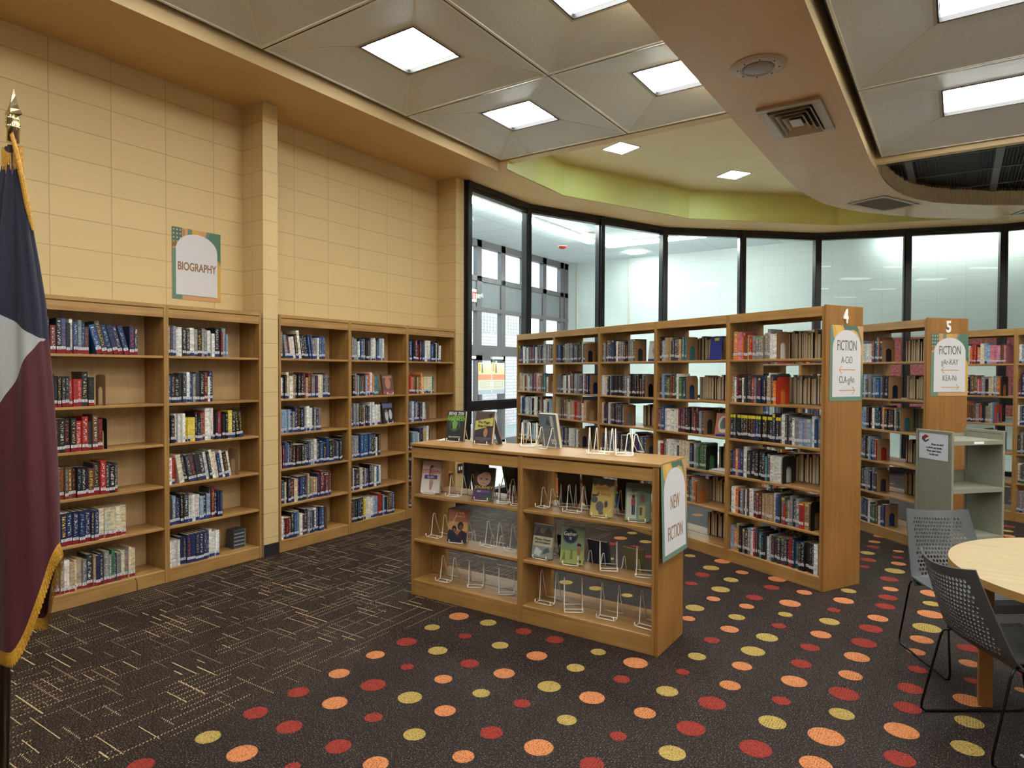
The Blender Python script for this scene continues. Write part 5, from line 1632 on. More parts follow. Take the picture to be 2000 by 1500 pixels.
easel(2.80, 3.70, L1, 0.45, 'narrow empty wire easel right of the portrait book', EMS)
easel(2.91, 3.70, L1, 0.35, 'empty wire easel at the middle divider, first shelf of the left bay', EMS)
# right bay, first shelf
easel(3.085, 3.74, L1, -0.12, 'small empty wire easel at the left end of the right bay, first shelf', EMS)
face_book(3.17, 3.97, L1, PI+0.35, 0.150, 0.225, 0.024, 0.2, 'black book facing away beside the middle divider, right bay', S(34, 30, 34), [(rect(0.12, 0.1, 0.9, 0.9), S(52, 46, 50))])
easel(3.17, 3.97, L1, PI+0.35, 'wire easel holding the black book near the middle divider')
easel(3.32, 3.72, L1, 0.05, 'wide empty wire easel left of the yellow book', EMT)
face_book(3.36, 3.99, L1, PI-0.1, 0.150, 0.22, 0.024, 0.2, 'dark green book facing away behind the wide empty easel', S(40, 52, 42), [(rect(0.0, 0.88, 1, 1), S(92, 104, 80))])
easel(3.36, 3.99, L1, PI-0.1, 'wire easel holding the dark green book that faces away')
face_book(3.535, 3.70, L1, -0.02, 0.152, 0.232, 0.030, 0.2, 'yellow book with a grey creature drawing, facing out in the low display\'s right bay', S(212, 186, 78),
          [(rect(0, 0.86, 1, 1), S(96, 98, 104)), ([(0, 0.86), (0.1, 0.78), (0.25, 0.84), (0.4, 0.8), (0.6, 0.85), (0.8, 0.78), (1, 0.86)], S(110, 108, 104)), (ell(0.15, 0.42, 0.16, 0.09), S(92, 92, 102)), (ell(0.42, 0.25, 0.18, 0.14), S(100, 100, 110)), ([(0.3, 0.3), (0.5, 0.33), (0.62, 0.06), (0.42, 0.03)], S(100, 100, 110)), (ell(0.7, 0.33, 0.08, 0.09), S(80, 80, 92)), ([(0.05, 0.5), (0.3, 0.52), (0.36, 0.6), (0.3, 0.62), (0.26, 0.56), (0.04, 0.56)], S(60, 58, 62)), ([(0.7, 0.05), (0.95, 0.2), (0.98, 0.3), (0.8, 0.14)], S(226, 206, 120))],
          [('School', 0.48, 0.70, 0.026, 'ink_orange', 0.95), ('of Winds', 0.56, 0.55, 0.020, 'ink_orange', 0.95)])
easel(3.535, 3.70, L1, -0.02, 'wire easel holding the yellow book')
face_book(3.62, 3.98, L1, PI+0.06, 0.150, 0.225, 0.026, 0.2, 'dark purple book facing away between the yellow and green books', S(50, 40, 48), [(rect(0.1, 0.1, 0.5, 0.9), S(96, 82, 74))])
easel(3.62, 3.98, L1, PI+0.06, 'wire easel holding the dark purple book')
face_book(3.775, 3.71, L1, 0.28, 0.150, 0.225, 0.030, 0.22, 'green illustrated book with a standing boy, beside the NEW FICTION end', S(128, 156, 128),
          [(rect(0.05, 0.05, 0.45, 0.75), S(196, 200, 176)), (rect(0.55, 0.45, 0.78, 0.75), S(110, 140, 112)), (rect(0.6, 0.5, 0.74, 0.68), S(168, 74, 66)), (rect(0.55, 0.05, 0.8, 0.4), S(190, 184, 110)), (rect(0.24, 0.4, 0.4, 0.58), S(168, 44, 48)), (ell(0.32, 0.63, 0.06, 0.05), S(60, 40, 34)), (rect(0.26, 0.15, 0.32, 0.4), S(44, 60, 92)), (rect(0.33, 0.15, 0.39, 0.4), S(44, 60, 92)), (rect(0.58, 0.15, 0.68, 0.36), S(126, 78, 60)), (rect(0, 0.86, 1, 1), S(110, 118, 104))],
          [('HERE', 0.32, 0.77, 0.013, 'ink_dark', 1.0), ('TO', 0.32, 0.715, 0.010, 'ink_dark', 1.0), ('STAY', 0.32, 0.65, 0.012, 'ink_dark', 1.0)])
easel(3.775, 3.71, L1, 0.28, 'wire easel holding the green illustrated book')
# second shelf
easel(2.155, 3.725, L2, 0.0, 'empty wire easel at the far left of the second shelf', EMT)
easel(2.30, 3.86, L2+0.0, 0.2, 'empty wire easel just behind the warrior book', EMS)
face_book(2.395, 3.70, L2, 0.30, 0.148, 0.228, 0.034, 0.2, 'orange and navy book with two figures and a raised sword, second shelf', S(190, 104, 72),
          [(rect(0, 0.35, 1, 0.62), S(222, 160, 84)), (ell(0.32, 0.40, 0.12, 0.10), S(30, 26, 40)), (ell(0.64, 0.50, 0.15, 0.13), S(34, 26, 34)), (ell(0.66, 0.47, 0.09, 0.08), S(136, 90, 66)), (ell(0.33, 0.37, 0.07, 0.06), S(150, 104, 78)), ([(0, 0), (1, 0), (1, 0.28), (0.7, 0.38), (0.5, 0.2), (0.3, 0.32), (0.1, 0.38), (0, 0.3)], S(40, 42, 70)), ([(0.2, 0.55), (0.24, 0.55), (0.46, 0.92), (0.43, 0.93)], S(236, 206, 160)), ([(0.5, 0.15), (0.7, 0.3), (0.72, 0.1)], S(98, 36, 48))],
          [('THE', 0.66, 0.86, 0.016, 'ink_yellow', 1.0), ('WARRIOR', 0.62, 0.77, 0.013, 'ink_yellow', 0.9)])
easel(2.395, 3.70, L2, 0.30, 'wire easel holding the orange and navy book')
easel(2.64, 3.74, L2, -0.08, 'empty wire easel in the middle of the left bay, second shelf', EMT)
easel(2.85, 3.74, L2, -0.1, 'empty wire easel by the middle divider, second shelf of the left bay', EMT)
for i, x in enumerate((2.35, 2.60, 2.83)):
    easel(x, 3.97, 0.335, PI+0.05, ['empty wire easel on the rear lower shelf, leftmost of three', 'empty wire easel on the rear lower shelf, middle of three', 'empty wire easel on the rear lower shelf beside the divider'][i], EMS)
face_book(3.105, 3.70, L2, 0.02, 0.150, 0.222, 0.026, 0.2, 'grey and cream book face out beside the green pirate book, low display shelf', S(110, 114, 112),
          [(rect(0, 0.34, 1, 0.62), S(206, 200, 166)), (rect(0, 0, 1, 0.34), S(150, 156, 154)), ([(0.1, 0.1), (0.4, 0.04), (0.5, 0.2), (0.2, 0.3)], S(206, 214, 218)), ([(0.55, 0.1), (0.9, 0.2), (0.8, 0.32), (0.6, 0.26)], S(90, 96, 96)), ([(0.05, 0.66), (0.3, 0.9), (0.5, 0.68), (0.75, 0.92), (0.95, 0.7), (0.95, 0.64), (0.05, 0.64)], S(74, 74, 72)), (ell(0.42, 0.8, 0.12, 0.09), S(130, 118, 110)), (rect(0, 0.96, 1, 1), S(200, 210, 214))],
          [('Mystic Moon', 0.5, 0.50, 0.017, 'ink_dark', 0.95), ('AND THE WARRIOR', 0.5, 0.42, 0.010, 'ink_dark', 0.9)])
easel(3.105, 3.70, L2, 0.02, 'wire easel holding the grey and cream book')
face_book(3.335, 3.69, L2, 0.22, 0.152, 0.235, 0.030, 0.2, 'green book with a round blue badge and pirate figure, low display shelf', S(126, 156, 104),
          [(rect(0, 0, 1, 0.35), S(168, 176, 84)), (ell(0.40, 0.74, 0.33, 0.21, 24), S(62, 88, 112)), (ell(0.40, 0.74, 0.28, 0.175, 24), S(34, 48, 66)), (ell(0.8, 0.50, 0.08, 0.035), S(34, 28, 30)), ([(0.7, 0.5), (0.9, 0.5), (0.86, 0.56), (0.74, 0.56)], S(30, 26, 28)), (ell(0.8, 0.46, 0.05, 0.035), S(170, 120, 90)), ([(0.72, 0.42), (0.9, 0.42), (0.86, 0.24), (0.74, 0.24)], S(176, 110, 54)), (rect(0.76, 0.12, 0.81, 0.24), S(222, 216, 196)), (rect(0.84, 0.05, 0.92, 0.12), S(30, 26, 28)), ([(0.1, 0.1), (0.24, 0.1), (0.2, 0.32), (0.14, 0.32)], S(120, 132, 60)), ([(0.42, 0.14), (0.56, 0.14), (0.52, 0.38), (0.46, 0.38)], S(112, 128, 84))],
          [('Gather', 0.41, 0.75, 0.026, 'ink_white', 0.85), ('It', 0.42, 0.64, 0.022, 'ink_white', 0.95)])
easel(3.335, 3.69, L2, 0.22, 'wire easel holding the green pirate book')
face_book(3.44, 3.93, L2-0.08, PI-0.12, 0.150, 0.215, 0.026, 0.2, 'navy book facing away right of the green pirate book', S(46, 60, 92), [(rect(0.1, 0.3, 0.32, 0.75), S(160, 166, 170)), (rect(0.16, 0.4, 0.24, 0.6), S(40, 40, 46))])
easel(3.44, 3.93, L2-0.08, PI-0.12, 'wire easel holding the navy book that faces away')
face_book(3.19, 3.95, L2-0.08, PI+0.1, 0.150, 0.21, 0.024, 0.2, 'black book facing away, mostly hidden by the green pirate book', S(30, 28, 32))
easel(3.19, 3.95, L2-0.08, PI+0.1, 'wire easel holding the black book hidden behind the pirate book')
easel(3.585, 3.72, L2, 0.5, 'empty wire easel left of the olive book', EMT)
face_book(3.68, 3.93, L2-0.08, PI-0.1, 0.155, 0.20, 0.022, 0.2, 'olive green book facing away at the right of the second shelf', S(142, 138, 92), [(rect(0.12, 0.25, 0.2, 0.6), S(70, 66, 50))])
easel(3.68, 3.93, L2-0.08, PI-0.1, 'wire easel holding the olive green book')
easel(3.82, 3.72, L2, 0.3, 'empty wire easel at the NEW FICTION end, second shelf', EMT)
# bottom shelf
easel(2.27, 3.70, L0, 0.05, 'empty wire easel on the bottom shelf, leftmost of all', EMT)
easel(2.54, 3.73, L0, 0.5, 'empty wire easel on the bottom shelf, middle of the left bay', EMT)
easel(2.81, 3.73, L0, 0.6, 'empty wire easel on the bottom shelf, left of the middle divider', EMT)
EMB = easel_mesh(0.115, 0.20, 0.14)
easel(3.12, 3.72, L0, 0.02, 'large empty wire easel on the bottom shelf, right of the middle divider', EMB)
easel(3.35, 3.70, L0, 0.55, 'large empty wire easel turned sideways, bottom shelf of the right bay', EMB)
easel(3.575, 3.71, L0, 0.05, 'large empty wire easel on the bottom shelf, second from the NEW FICTION end', EMB)
easel(3.83, 3.71, L0, -0.1, 'large empty wire easel on the bottom shelf at the NEW FICTION end', EMB)
# on top
face_book(2.24, 3.86, TOP, 0.25, 0.150, 0.228, 0.030, 0.22, 'black book with green lettering standing at the left on top of the low shelf', S(46, 46, 44),
          [(ell(0.45, 0.52, 0.3, 0.22), S(64, 96, 52)), (ell(0.45, 0.52, 0.18, 0.14), S(112, 168, 74)), ([(0.2, 0.4), (0.3, 0.62), (0.36, 0.4)], S(40, 52, 36)), ([(0.55, 0.38), (0.62, 0.6), (0.7, 0.4)], S(40, 52, 36))],
          [('BENJI ZEB', 0.5, 0.85, 0.024, 'ink_white', 0.85), ('IS A RAVENOUS', 0.5, 0.755, 0.017, 'ink_green', 0.8), ('WEREWOLF', 0.5, 0.655, 0.024, 'ink_green', 0.8), ('DEKE MOULTON', 0.5, 0.10, 0.010, 'ink_white', 0.9)])
easel(2.24, 3.86, TOP, 0.25, 'wire easel holding the black book with green lettering')
easel(2.36, 3.97, TOP, 0.6, 'empty wire easel between the first two books on top', EMS)
face_book(2.53, 3.82, TOP, 0.12, 0.155, 0.235, 0.030, 0.22, 'brown illustrated book with a yellow title banner on top of the low shelf', S(112, 78, 64),
          [(rect(0.06, 0.05, 0.94, 0.95), S(60, 54, 74)), (rect(0.06, 0.74, 0.94, 0.95), S(96, 76, 66)), ([(0.03, 0.4), (0.97, 0.56), (0.97, 0.82), (0.03, 0.7)], S(206, 198, 76)), (ell(0.62, 0.34, 0.11, 0.14), S(190, 128, 58)), (ell(0.3, 0.2, 0.18, 0.1), S(54, 50, 70)), ([(0.1, 0.1), (0.5, 0.06), (0.9, 0.12), (0.9, 0.2), (0.1, 0.2)], S(96, 84, 96))],
          [('The Magic', 0.5, 0.62, 0.020, 'ink_dark', 0.9), ('Shop Hotel', 0.5, 0.51, 0.018, 'ink_dark', 0.9)])
easel(2.53, 3.82, TOP, 0.12, 'wire easel holding the book with the yellow banner')
face_book(2.60, 3.975, TOP, PI-0.95, 0.150, 0.23, 0.030, 0.3, 'tan-edged book leaning away behind the yellow banner book', S(166, 116, 66), [(rect(0.05, 0.05, 0.95, 0.95), S(190, 142, 84))], spine=S(44, 46, 52))
easel(2.60, 3.975, TOP, PI-0.95, 'wire easel holding the book that leans away on top')
easel(2.87, 3.90, TOP, 0.4, 'empty wire easel left of the pale blue book on top', EMT)
easel(2.93, 3.97, TOP, 1.0, 'empty wire easel touching the pale blue book on top', EMT)
face_book(3.04, 3.933, TOP, -0.16, 0.155, 0.235, 0.032, -0.22, 'pale blue book showing its back cover with barcode, middle of the shelf top', S(112, 142, 160),
          [(rect(0, 0.55, 1, 1), S(98, 128, 150)), ([(0.36, 0.66), (0.5, 0.92), (0.64, 0.66)], S(62, 78, 98)), (rect(0.1, 0.3, 0.86, 0.31), S(60, 76, 92)), (rect(0.1, 0.35, 0.86, 0.36), S(60, 76, 92)), (rect(0.1, 0.40, 0.8, 0.41), S(60, 76, 92)), (rect(0.1, 0.45, 0.86, 0.46), S(60, 76, 92)), (rect(0.66, 0.62, 0.82, 0.95), S(196, 200, 200))], barcode=True)
easel(3.04, 3.967, TOP, PI-0.16, 'wire easel holding the pale blue book')
easel(3.45, 3.80, TOP, 0.3, 'empty wire easel at the left of the cluster on top', EMT)
easel(3.47, 3.93, TOP, PI+0.15, 'second empty wire easel of the cluster on top', EMT)
easel(3.58, 3.95, TOP, -0.5, 'third empty wire easel of the cluster on top', EMS)
easel(3.64, 3.82, TOP, 0.5, 'empty wire easel in the cluster on top nearest the NEW FICTION sign', EMT)
q = MB()
q.box(0, 0.10, 0, 0.14, 0, 0.0015, 'paper', col=S(226, 228, 230)); q.box(0.03, 0.14, 0.02, 0.15, 0.0016, 0.003, 'paper', col=S(216, 220, 226))
o = q.build('paper_sheets'); o.location = (2.07, 3.86, TOP+0.0005); o.rotation_euler = (0, 0, 0.3)
tag(o, 'loose white paper sheets at the left end of the shelf top', 'paper')
# face-out books on the wall and on range 4
def wall_pt(y, d=0.06): return (0.30-d, y)
x, y = wall_pt(5.21)
face_book(x, y, ZS[4], PI/2-0.1, 0.150, 0.215, 0.024, 0.2, 'brown and red novel on a white stand, second shelf of a far wall bookcase', S(112, 70, 62), [(ell(0.5, 0.55, 0.25, 0.3), S(190, 120, 90)), (rect(0.0, 0.0, 1, 0.15), S(170, 66, 56)), (rect(0.1, 0.8, 0.9, 0.92), S(200, 110, 100))])
easel(x, y, ZS[4], PI/2-0.1, 'wire easel under the brown and red novel on the wall shelf', EMS, 'wire easels on the wall bookcases')
x, y = wall_pt(5.21)
face_book(x, y, ZS[3], PI/2+0.02, 0.165, 0.225, 0.024, 0.16, 'dark photo-covered book on a white stand, third shelf of a far wall bookcase', S(44, 44, 56), [(rect(0.05, 0.72, 0.95, 0.95), S(110, 120, 170)), (ell(0.35, 0.35, 0.16, 0.26), S(190, 184, 186)), (ell(0.72, 0.4, 0.14, 0.24), S(206, 196, 192)), (ell(0.35, 0.58, 0.08, 0.08), S(150, 110, 92))])
easel(x, y, ZS[3], PI/2+0.02, 'wire easel under the dark photo-covered book on the wall shelf', EMS, 'wire easels on the wall bookcases')
q = MB(); q.box(0, 0.11, 0, 0.10, 0, 0.165, 'cover', col=S(70, 74, 80))
for r in range(9):
    q.face([(0.006, -0.0006, 0.012+r*0.016), (0.104, -0.0006, 0.012+r*0.016), (0.104, -0.0006, 0.020+r*0.016), (0.006, -0.0006, 0.020+r*0.016)], 'paper', col=S(150, 154, 158) if r % 2 else S(44, 46, 52))
q.box(0.112, 0.114, 0.0, 0.1, 0.005, 0.16, 'pages')
o = q.build('book'); o.matrix_world = FMof((0.30, 2.741, 0), PI/2) @ Matrix.Translation((0.63, 0.10, ZS[0]))
tag(o, 'thick grey patterned book alone at the right of the bottom shelf below the BIOGRAPHY sign', 'book')
F = org(R4, A4, W4, 1)
def r4pt(k, f, d): 
    v = FMof(org(R4, A4, W4, k), A4) @ Vector((f*W4, d, 0)); return v.x, v.y
def blue_stand(x, y, z, rz, lab):
    q = MB(); q.box(-0.045, 0.045, -0.03, 0.06, 0, 0.004, 'plastic_blue'); q.box(-0.045, 0.045, -0.034, -0.03, 0, 0.022, 'plastic_blue')
    q.face([(-0.03, 0.034, 0.004), (0.03, 0.034, 0.004), (0.02, 0.07, 0.15), (-0.02, 0.07, 0.15)], 'plastic_blue')
    q.face([(-0.03, 0.037, 0.004), (-0.02, 0.073, 0.15), (0.02, 0.073, 0.15), (0.03, 0.037, 0.004)], 'plastic_blue')
    o = q.build('book_stand'); o.location = (x, y, z+0.0003); o.rotation_euler = (0, 0, rz)
    tag(o, lab, 'book stand', 'blue plastic book stands')
x, y = r4pt(1, 0.88, 0.06)
face_book(x, y, ZS[3], A4+0.35, 0.14, 0.205, 0.02, 0.25, 'orange picture book on a blue stand, third shelf of range 4', S(196, 112, 76), [(ell(0.5, 0.5, 0.34, 0.38), S(226, 206, 176)), (ell(0.55, 0.55, 0.2, 0.26), S(120, 60, 90)), (ell(0.42, 0.48, 0.12, 0.2), S(60, 120, 100))], [('MUSE', 0.5, 0.14, 0.022, 'ink_white', 0.9)], lift=0.006)
blue_stand(x, y, ZS[3], A4+0.35, 'blue plastic stand under the orange picture book')
x, y = r4pt(1, 0.72, 0.12)
q = MB(); q.box(-0.065, 0.065, 0, 0.006, 0, 0.22, 'plastic_blue'); q.face([(-0.02, -0.0005, 0.18), (0.03, -0.0005, 0.18), (0.03, -0.0005, 0.205), (-0.02, -0.0005, 0.205)], 'paper', col=S(206, 196, 70)); q.box(-0.065, 0.065, -0.06, 0.006, 0, 0.003, 'plastic_blue')
o = q.build('book_stand'); o.location = (x, y, ZS[5]+0.0003); o.rotation_euler = (-0.12, 0, A4+0.1); tag(o, 'dark blue plastic display stand on the top shelf of range 4, second bay', 'book stand')
x, y = r4pt(2, 0.90, 0.06)
face_book(x, y, ZS[5], A4+0.3, 0.14, 0.205, 0.02, 0.2, 'pale grey book on a blue stand, top shelf of range 4', S(196, 196, 190), [([(0.5, 0.75), (0.7, 0.5), (0.5, 0.25), (0.3, 0.5)], S(140, 140, 136))], lift=0.006)
blue_stand(x, y, ZS[5], A4+0.3, 'blue plastic stand under the pale grey book')

v = FMof(org(R6, A6, W6, 0), A6) @ Vector((0.62*W6, 0.06, 0))
face_book(v.x, v.y, ZS[1], A6, 0.17, 0.235, 0.022, 0.16, 'yellow and black patterned book facing out beside the cart, fifth shelf of the rearmost range', S(190, 164, 70), [(ell(0.5, 0.5, 0.3, 0.3), S(60, 52, 40)), (rect(0.1, 0.8, 0.9, 0.92), S(70, 60, 44)), (ell(0.4, 0.6, 0.1, 0.12), S(200, 176, 90))], lift=0.002)
face_book(v.x, v.y, ZS[0], A6, 0.19, 0.245, 0.022, 0.16, 'speckled grey-gold book facing out beside the cart, bottom shelf of the rearmost range', S(140, 130, 100), [(rect(0.06+0.11*(i % 8), 0.05+0.12*(i//8), 0.11+0.11*(i % 8), 0.09+0.12*(i//8)), S(200, 190, 150) if (i*7) % 3 else S(70, 62, 50)) for i in range(64)], lift=0.002)
q = MB(); q.box(0, 0.20, 0, 0.13, 0, 0.012, 'pages'); q.box(-0.002, 0.202, -0.002, 0.132, 0.012, 0.0145, 'cover', col=S(120, 96, 160)); q.box(0.02, 0.22, 0.012, 0.14, 0.0145, 0.022, 'paper', col=S(220, 218, 226))
o = q.build('magazine'); x, y = r4pt(1, 0.76, 0.02); o.location = (x, y, ZS[2]+0.0005); o.rotation_euler = (0, 0, A4+0.1)
tag(o, 'purple and white magazines lying flat beside a black bookend, second bay of range 4', 'magazine')
q = MB(); q.box(-0.04, 0.04, -0.001, 0, 0, 0.085, 'paper', col=S(226, 214, 218))
o = q.build('card'); x, y = r4pt(2, 0.93, -0.002); o.location = (x, y, ZS[1]-0.09); o.rotation_euler = (0, 0, A4)
tag(o, 'small white card taped to a shelf edge behind the low display shelf', 'card')


# ------------------------------------------------------------------ signs
BG, OR, MU, CR, DG = S(104, 130, 112), S(196, 146, 100), S(202, 160, 78), S(204, 200, 202), S(82, 108, 96)


def arrow(q, x0, x1, z, right, M=None):
    c = S(196, 150, 104)
    y = -0.0034
    q.face([(x0, y, z-0.004), (x1, y, z-0.004), (x1, y, z+0.004), (x0, y, z+0.004)], 'paper', col=c)
    tip, d = (x1, -1) if right else (x0, 1)
    for s in (-1, 1):
        q.face([(tip-d*0.006, y-0.0004, z), (tip+d*0.002, y-0.0004, z-s*0.001), (tip+d*0.034, y-0.0004, z+s*0.026), (tip+d*0.026, y-0.0004, z+s*0.030)], 'paper', col=c)


def arch_sign(M_, w, h, kind, label, lines, arrows=(), curl=0.0, cat='sign', margin=0.028):
    """paper sheet in local x-z facing -y, origin at the middle of the lower edge"""
    q = MB()
    q.box(-w/2, w/2, -0.0012, 0, 0, h, 'paper', col=BG)

    def f(poly, c, n):
        pts = [(max(-w/2, min(w/2, x*w/2)), -0.0012-0.0003*n, max(0, min(h, z*h))) for x, z in poly]
        q.face(pts, 'paper', col=c)
    if kind == 'polka':
        f([(-1, 0.72), (-0.45, 0.78), (-0.5, 1), (-1, 1)], DG, 1)
        for i in range(4):
            for j in range(4):
                f(ell(-0.93+0.13*i, 0.80+0.055*j, 0.03, 0.012, 8), S(196, 176, 130), 2)
        f([(-1, 0.70), (-0.66, 0.70), (-0.62, 0.80), (-1, 0.82)], S(186, 150, 90), 1)
        f([(-0.6, 1), (-0.38, 1), (-0.36, 0.84), (-0.6, 0.82)], OR, 2)
        f([(-0.2, 1), (0.08, 1), (0.08, 0.86), (-0.2, 0.86)], MU, 2)
        f([(0.08, 1), (0.42, 1), (0.3, 0.85), (0.08, 0.86)], OR, 2)
        f([(0.55, 1), (1, 1), (1, 0.52), (0.4, 0.85)], S(84, 116, 98), 2)
        f([(0.8, 0.02), (1, 0), (1, 0.58), (0.84, 0.62)], MU, 2)
        f([(-0.6, 0), (1, 0), (1, 0.055), (-0.6, 0.055)], OR, 3)
    else:
        f([(-0.9, 1), (-0.25, 1), (-0.1, 0.92), (-0.55, 0.78), (-0.78, 0.84)], MU, 1)
        f([(-0.72, 1), (-0.42, 1), (-0.26, 0.94), (-0.5, 0.84)], S(214, 172, 104), 2)
        f([(-0.25, 1), (0.85, 1), (0.6, 0.9), (0.2, 0.95), (-0.1, 0.93)], DG, 1)
        f([(0.15, 0.92), (0.35, 0.95), (0.6, 0.92), (0.78, 0.84), (0.92, 0.7), (0.9, 0.6), (0.5, 0.8)], MU, 2)
        f([(0.6, 1), (1, 1), (1, 0.3), (0.9, 0.5), (0.92, 0.8), (0.75, 0.93)], S(190, 146, 96), 2)
        f([(0.93, 0.0), (1, 0), (1, 0.3), (0.93, 0.3)], DG, 3)
    # arched white field
    wx = 0.85
    top = 0.70
    arcp = ell(0, top, wx, 0.235 if kind == 'polka' else 0.24, 24, 0, PI)
    f([(wx, top)]+arcp[1:-1]+[(-wx, top)], CR, 5)
    f([(-wx, 0.055 if kind != 'polka' else 0.065), (wx, 0.055 if kind != 'polka' else 0.065), (wx, top), (-wx, top)], CR, 5)
    for (x0, x1, z, r) in arrows:
        arrow(q, x0, x1, z, r)
    # tape tabs
    o = q.build('wall_sign')
    o.matrix_world = M_
    tag(o, label, cat)
    for (txt, z, hh, mat, xs, b) in lines:
        text_obj(txt, hh, mat, o, (0, -0.0034, z), xs, bold=b)
    return o


MB_ = FMof((0.0015, 3.169, 2.240), PI/2)
arch_sign(MB_, 0.432, 0.592, 'polka', 'paper sign reading BIOGRAPHY on the cream block wall above the bookcases', [('BIOGRAPHY', 0.245, 0.068, 'letter_brown', 0.66, 0.002)])
F4 = FMof(R4, A4)
M4 = F4 @ Matrix.Translation((0.0235, 0.235, 1.435)) @ Matrix.Rotation(PI/2, 4, 'Z')
arch_sign(M4, 0.40, 0.575, 'wave', 'FICTION sign with A-CiO and CLA-gAn, on the end panel marked 4', [('FICTION', 0.385, 0.080, 'letter_grey', 0.56, 0.0), ('A-CiO', 0.288, 0.054, 'letter_grey', 0.66, -0.0005), ('CLA-gAn', 0.138, 0.054, 'letter_grey', 0.66, -0.0005)], [(-0.09, 0.10, 0.238, False), (-0.09, 0.10, 0.080, True)])
F5 = FMof(R5, A5)
M5 = F5 @ Matrix.Translation((0.0235, 0.235, 1.440)) @ Matrix.Rotation(PI/2, 4, 'Z')
arch_sign(M5, 0.40, 0.575, 'polka', 'FICTION sign with gAr-KAY and KEA-Ni, on the end panel marked 5', [('FICTION', 0.385, 0.080, 'letter_grey', 0.56, 0.0), ('gAr-KAY', 0.288, 0.054, 'letter_grey', 0.66, -0.0005), ('KEA-Ni', 0.140, 0.054, 'letter_grey', 0.66, -0.0005)], [(-0.09, 0.10, 0.238, False), (-0.09, 0.10, 0.080, True)])
# NEW FICTION hangs from the top edge of the low shelf and stands off a little
MN = Matrix.Translation((3.949, 3.826, 0.552)) @ Matrix.Rotation(PI/2, 4, 'Z') @ Matrix.Rotation(math.radians(2.2), 4, 'X')
MN = Matrix.Translation((3.9725, 3.826, 0.552)) @ Matrix.Rotation(PI/2, 4, 'Z') @ Matrix.Rotation(math.radians(-1.6), 4, 'X')
arch_sign(MN, 0.42, 0.56, 'wave', 'NEW FICTION sign hanging over the end of the low display shelf', [('NEW', 0.285, 0.085, 'letter_brown', 0.56, 0.0), ('FICTION', 0.105, 0.085, 'letter_brown', 0.56, 0.0)])
for F_, R_, ch, yy in ((F4, R4, '4', 0.215), (F5, R5, '5', 0.215)):
    me = text_mesh(ch, 0.105, 'white_enamel', 0.78, ext=0.004, bold=0.004)
    o = bpy.data.objects.new('number', me); COL.objects.link(o)
    o.matrix_world = F_ @ Matrix.Translation((0.027, yy, 2.030)) @ Matrix.Rotation(PI/2, 4, 'Z')
    tag(o, 'white number four above the sign with A-CiO' if ch == '4' else 'white number five above the sign with gAr-KAY', 'number')

# ------------------------------------------------------------------ flagpole and flag
P0, P1 = Vector((2.700, 0.872, 0)), Vector((2.693, 0.925, 2.42))
AX = (P1-P0).normalized()
zr = Vector((0, 0, 1)).rotation_difference(AX).to_matrix().to_4x4()
t = empty('flagpole', P0, 0, 'dark wooden flagpole with a brass spear tip at the left edge', 'flagpole')
q = MB(); q.tube([(0, 0, 0.04), (P1-P0)*0.995], 0.0155, 'pole_wood', n=20); o = q.build('pole', t, smooth=True)
q = MB(); q.lathe([(0.0, 0), (0.16, 0), (0.16, 0.02), (0.10, 0.045), (0.03, 0.06), (0.024, 0.10), (0.0, 0.10)], 'brass', n=32); q.build('base', t, smooth=True)
Mf = Matrix.Translation(P1-P0) @ zr
q = MB()
q.lathe([(0.0, 0.0), (0.0185, 0.0), (0.0185, 0.045), (0.021, 0.048), (0.021, 0.052), (0.0175, 0.055), (0.0225, 0.063), (0.0175, 0.072), (0.021, 0.076), (0.0175, 0.082), (0.014, 0.09), (0.0, 0.09)], 'brass', n=20, M=Mf)
q.build('ferrule', t, smooth=True)
q = MB()
# four-sided spear blade with flared barbs
prof = [(0.010, 0.008, 0.086), (0.026, 0.013, 0.093), (0.030, 0.014, 0.098), (0.021, 0.014, 0.112), (0.013, 0.011, 0.132), (0.006, 0.006, 0.160), (0.001, 0.001, 0.182)]
sa, sb = Vector((_R.x, _R.y, 0)), Vector((-_R.y, _R.x, 0))
rings = []
for a, b_, z in prof:
    rings.append([sa*a+Vector((0, 0, z)), sb*b_+Vector((0, 0, z)), -sa*a+Vector((0, 0, z)), -sb*b_+Vector((0, 0, z))])
for i in range(len(rings)-1):
    for k in range(4):
        q.face([rings[i][k], rings[i][(k+1) % 4], rings[i+1][(k+1) % 4], rings[i+1][k]], 'brass', M=Mf)
q.build('spear_tip', t)

NAVY, WHT, MAR = S(28, 30, 60), S(176, 174, 172), S(98, 26, 38)
RP = [(0.66, 0.160), (0.95, 0.170), (1.05, 0.172), (1.2, 0.166), (1.37, 0.153), (1.6, 0.135), (1.73, 0.122), (1.88, 0.110), (2.02, 0.088), (2.13, 0.068), (2.22, 0.052), (2.32, 0.036), (2.40, 0.024)]


def interp(tab, z):
    if z <= tab[0][0]: return tab[0][1]
    for (a, b_), (c_, d) in zip(tab, tab[1:]):
        if z <= c_: return b_+(d-b_)*(z-a)/(c_-a)
    return tab[-1][1]


ra, rbv = sa, sb     # lateral and depth directions of the drape
def axis_at(z):
    return P0+AX*(z/AX.z)


def hem(u):          # lower edge of the cloth, rising toward the free side
    return 0.715 if u < 0.42 else 0.715+0.34*((u-0.42)/0.58)**1.6


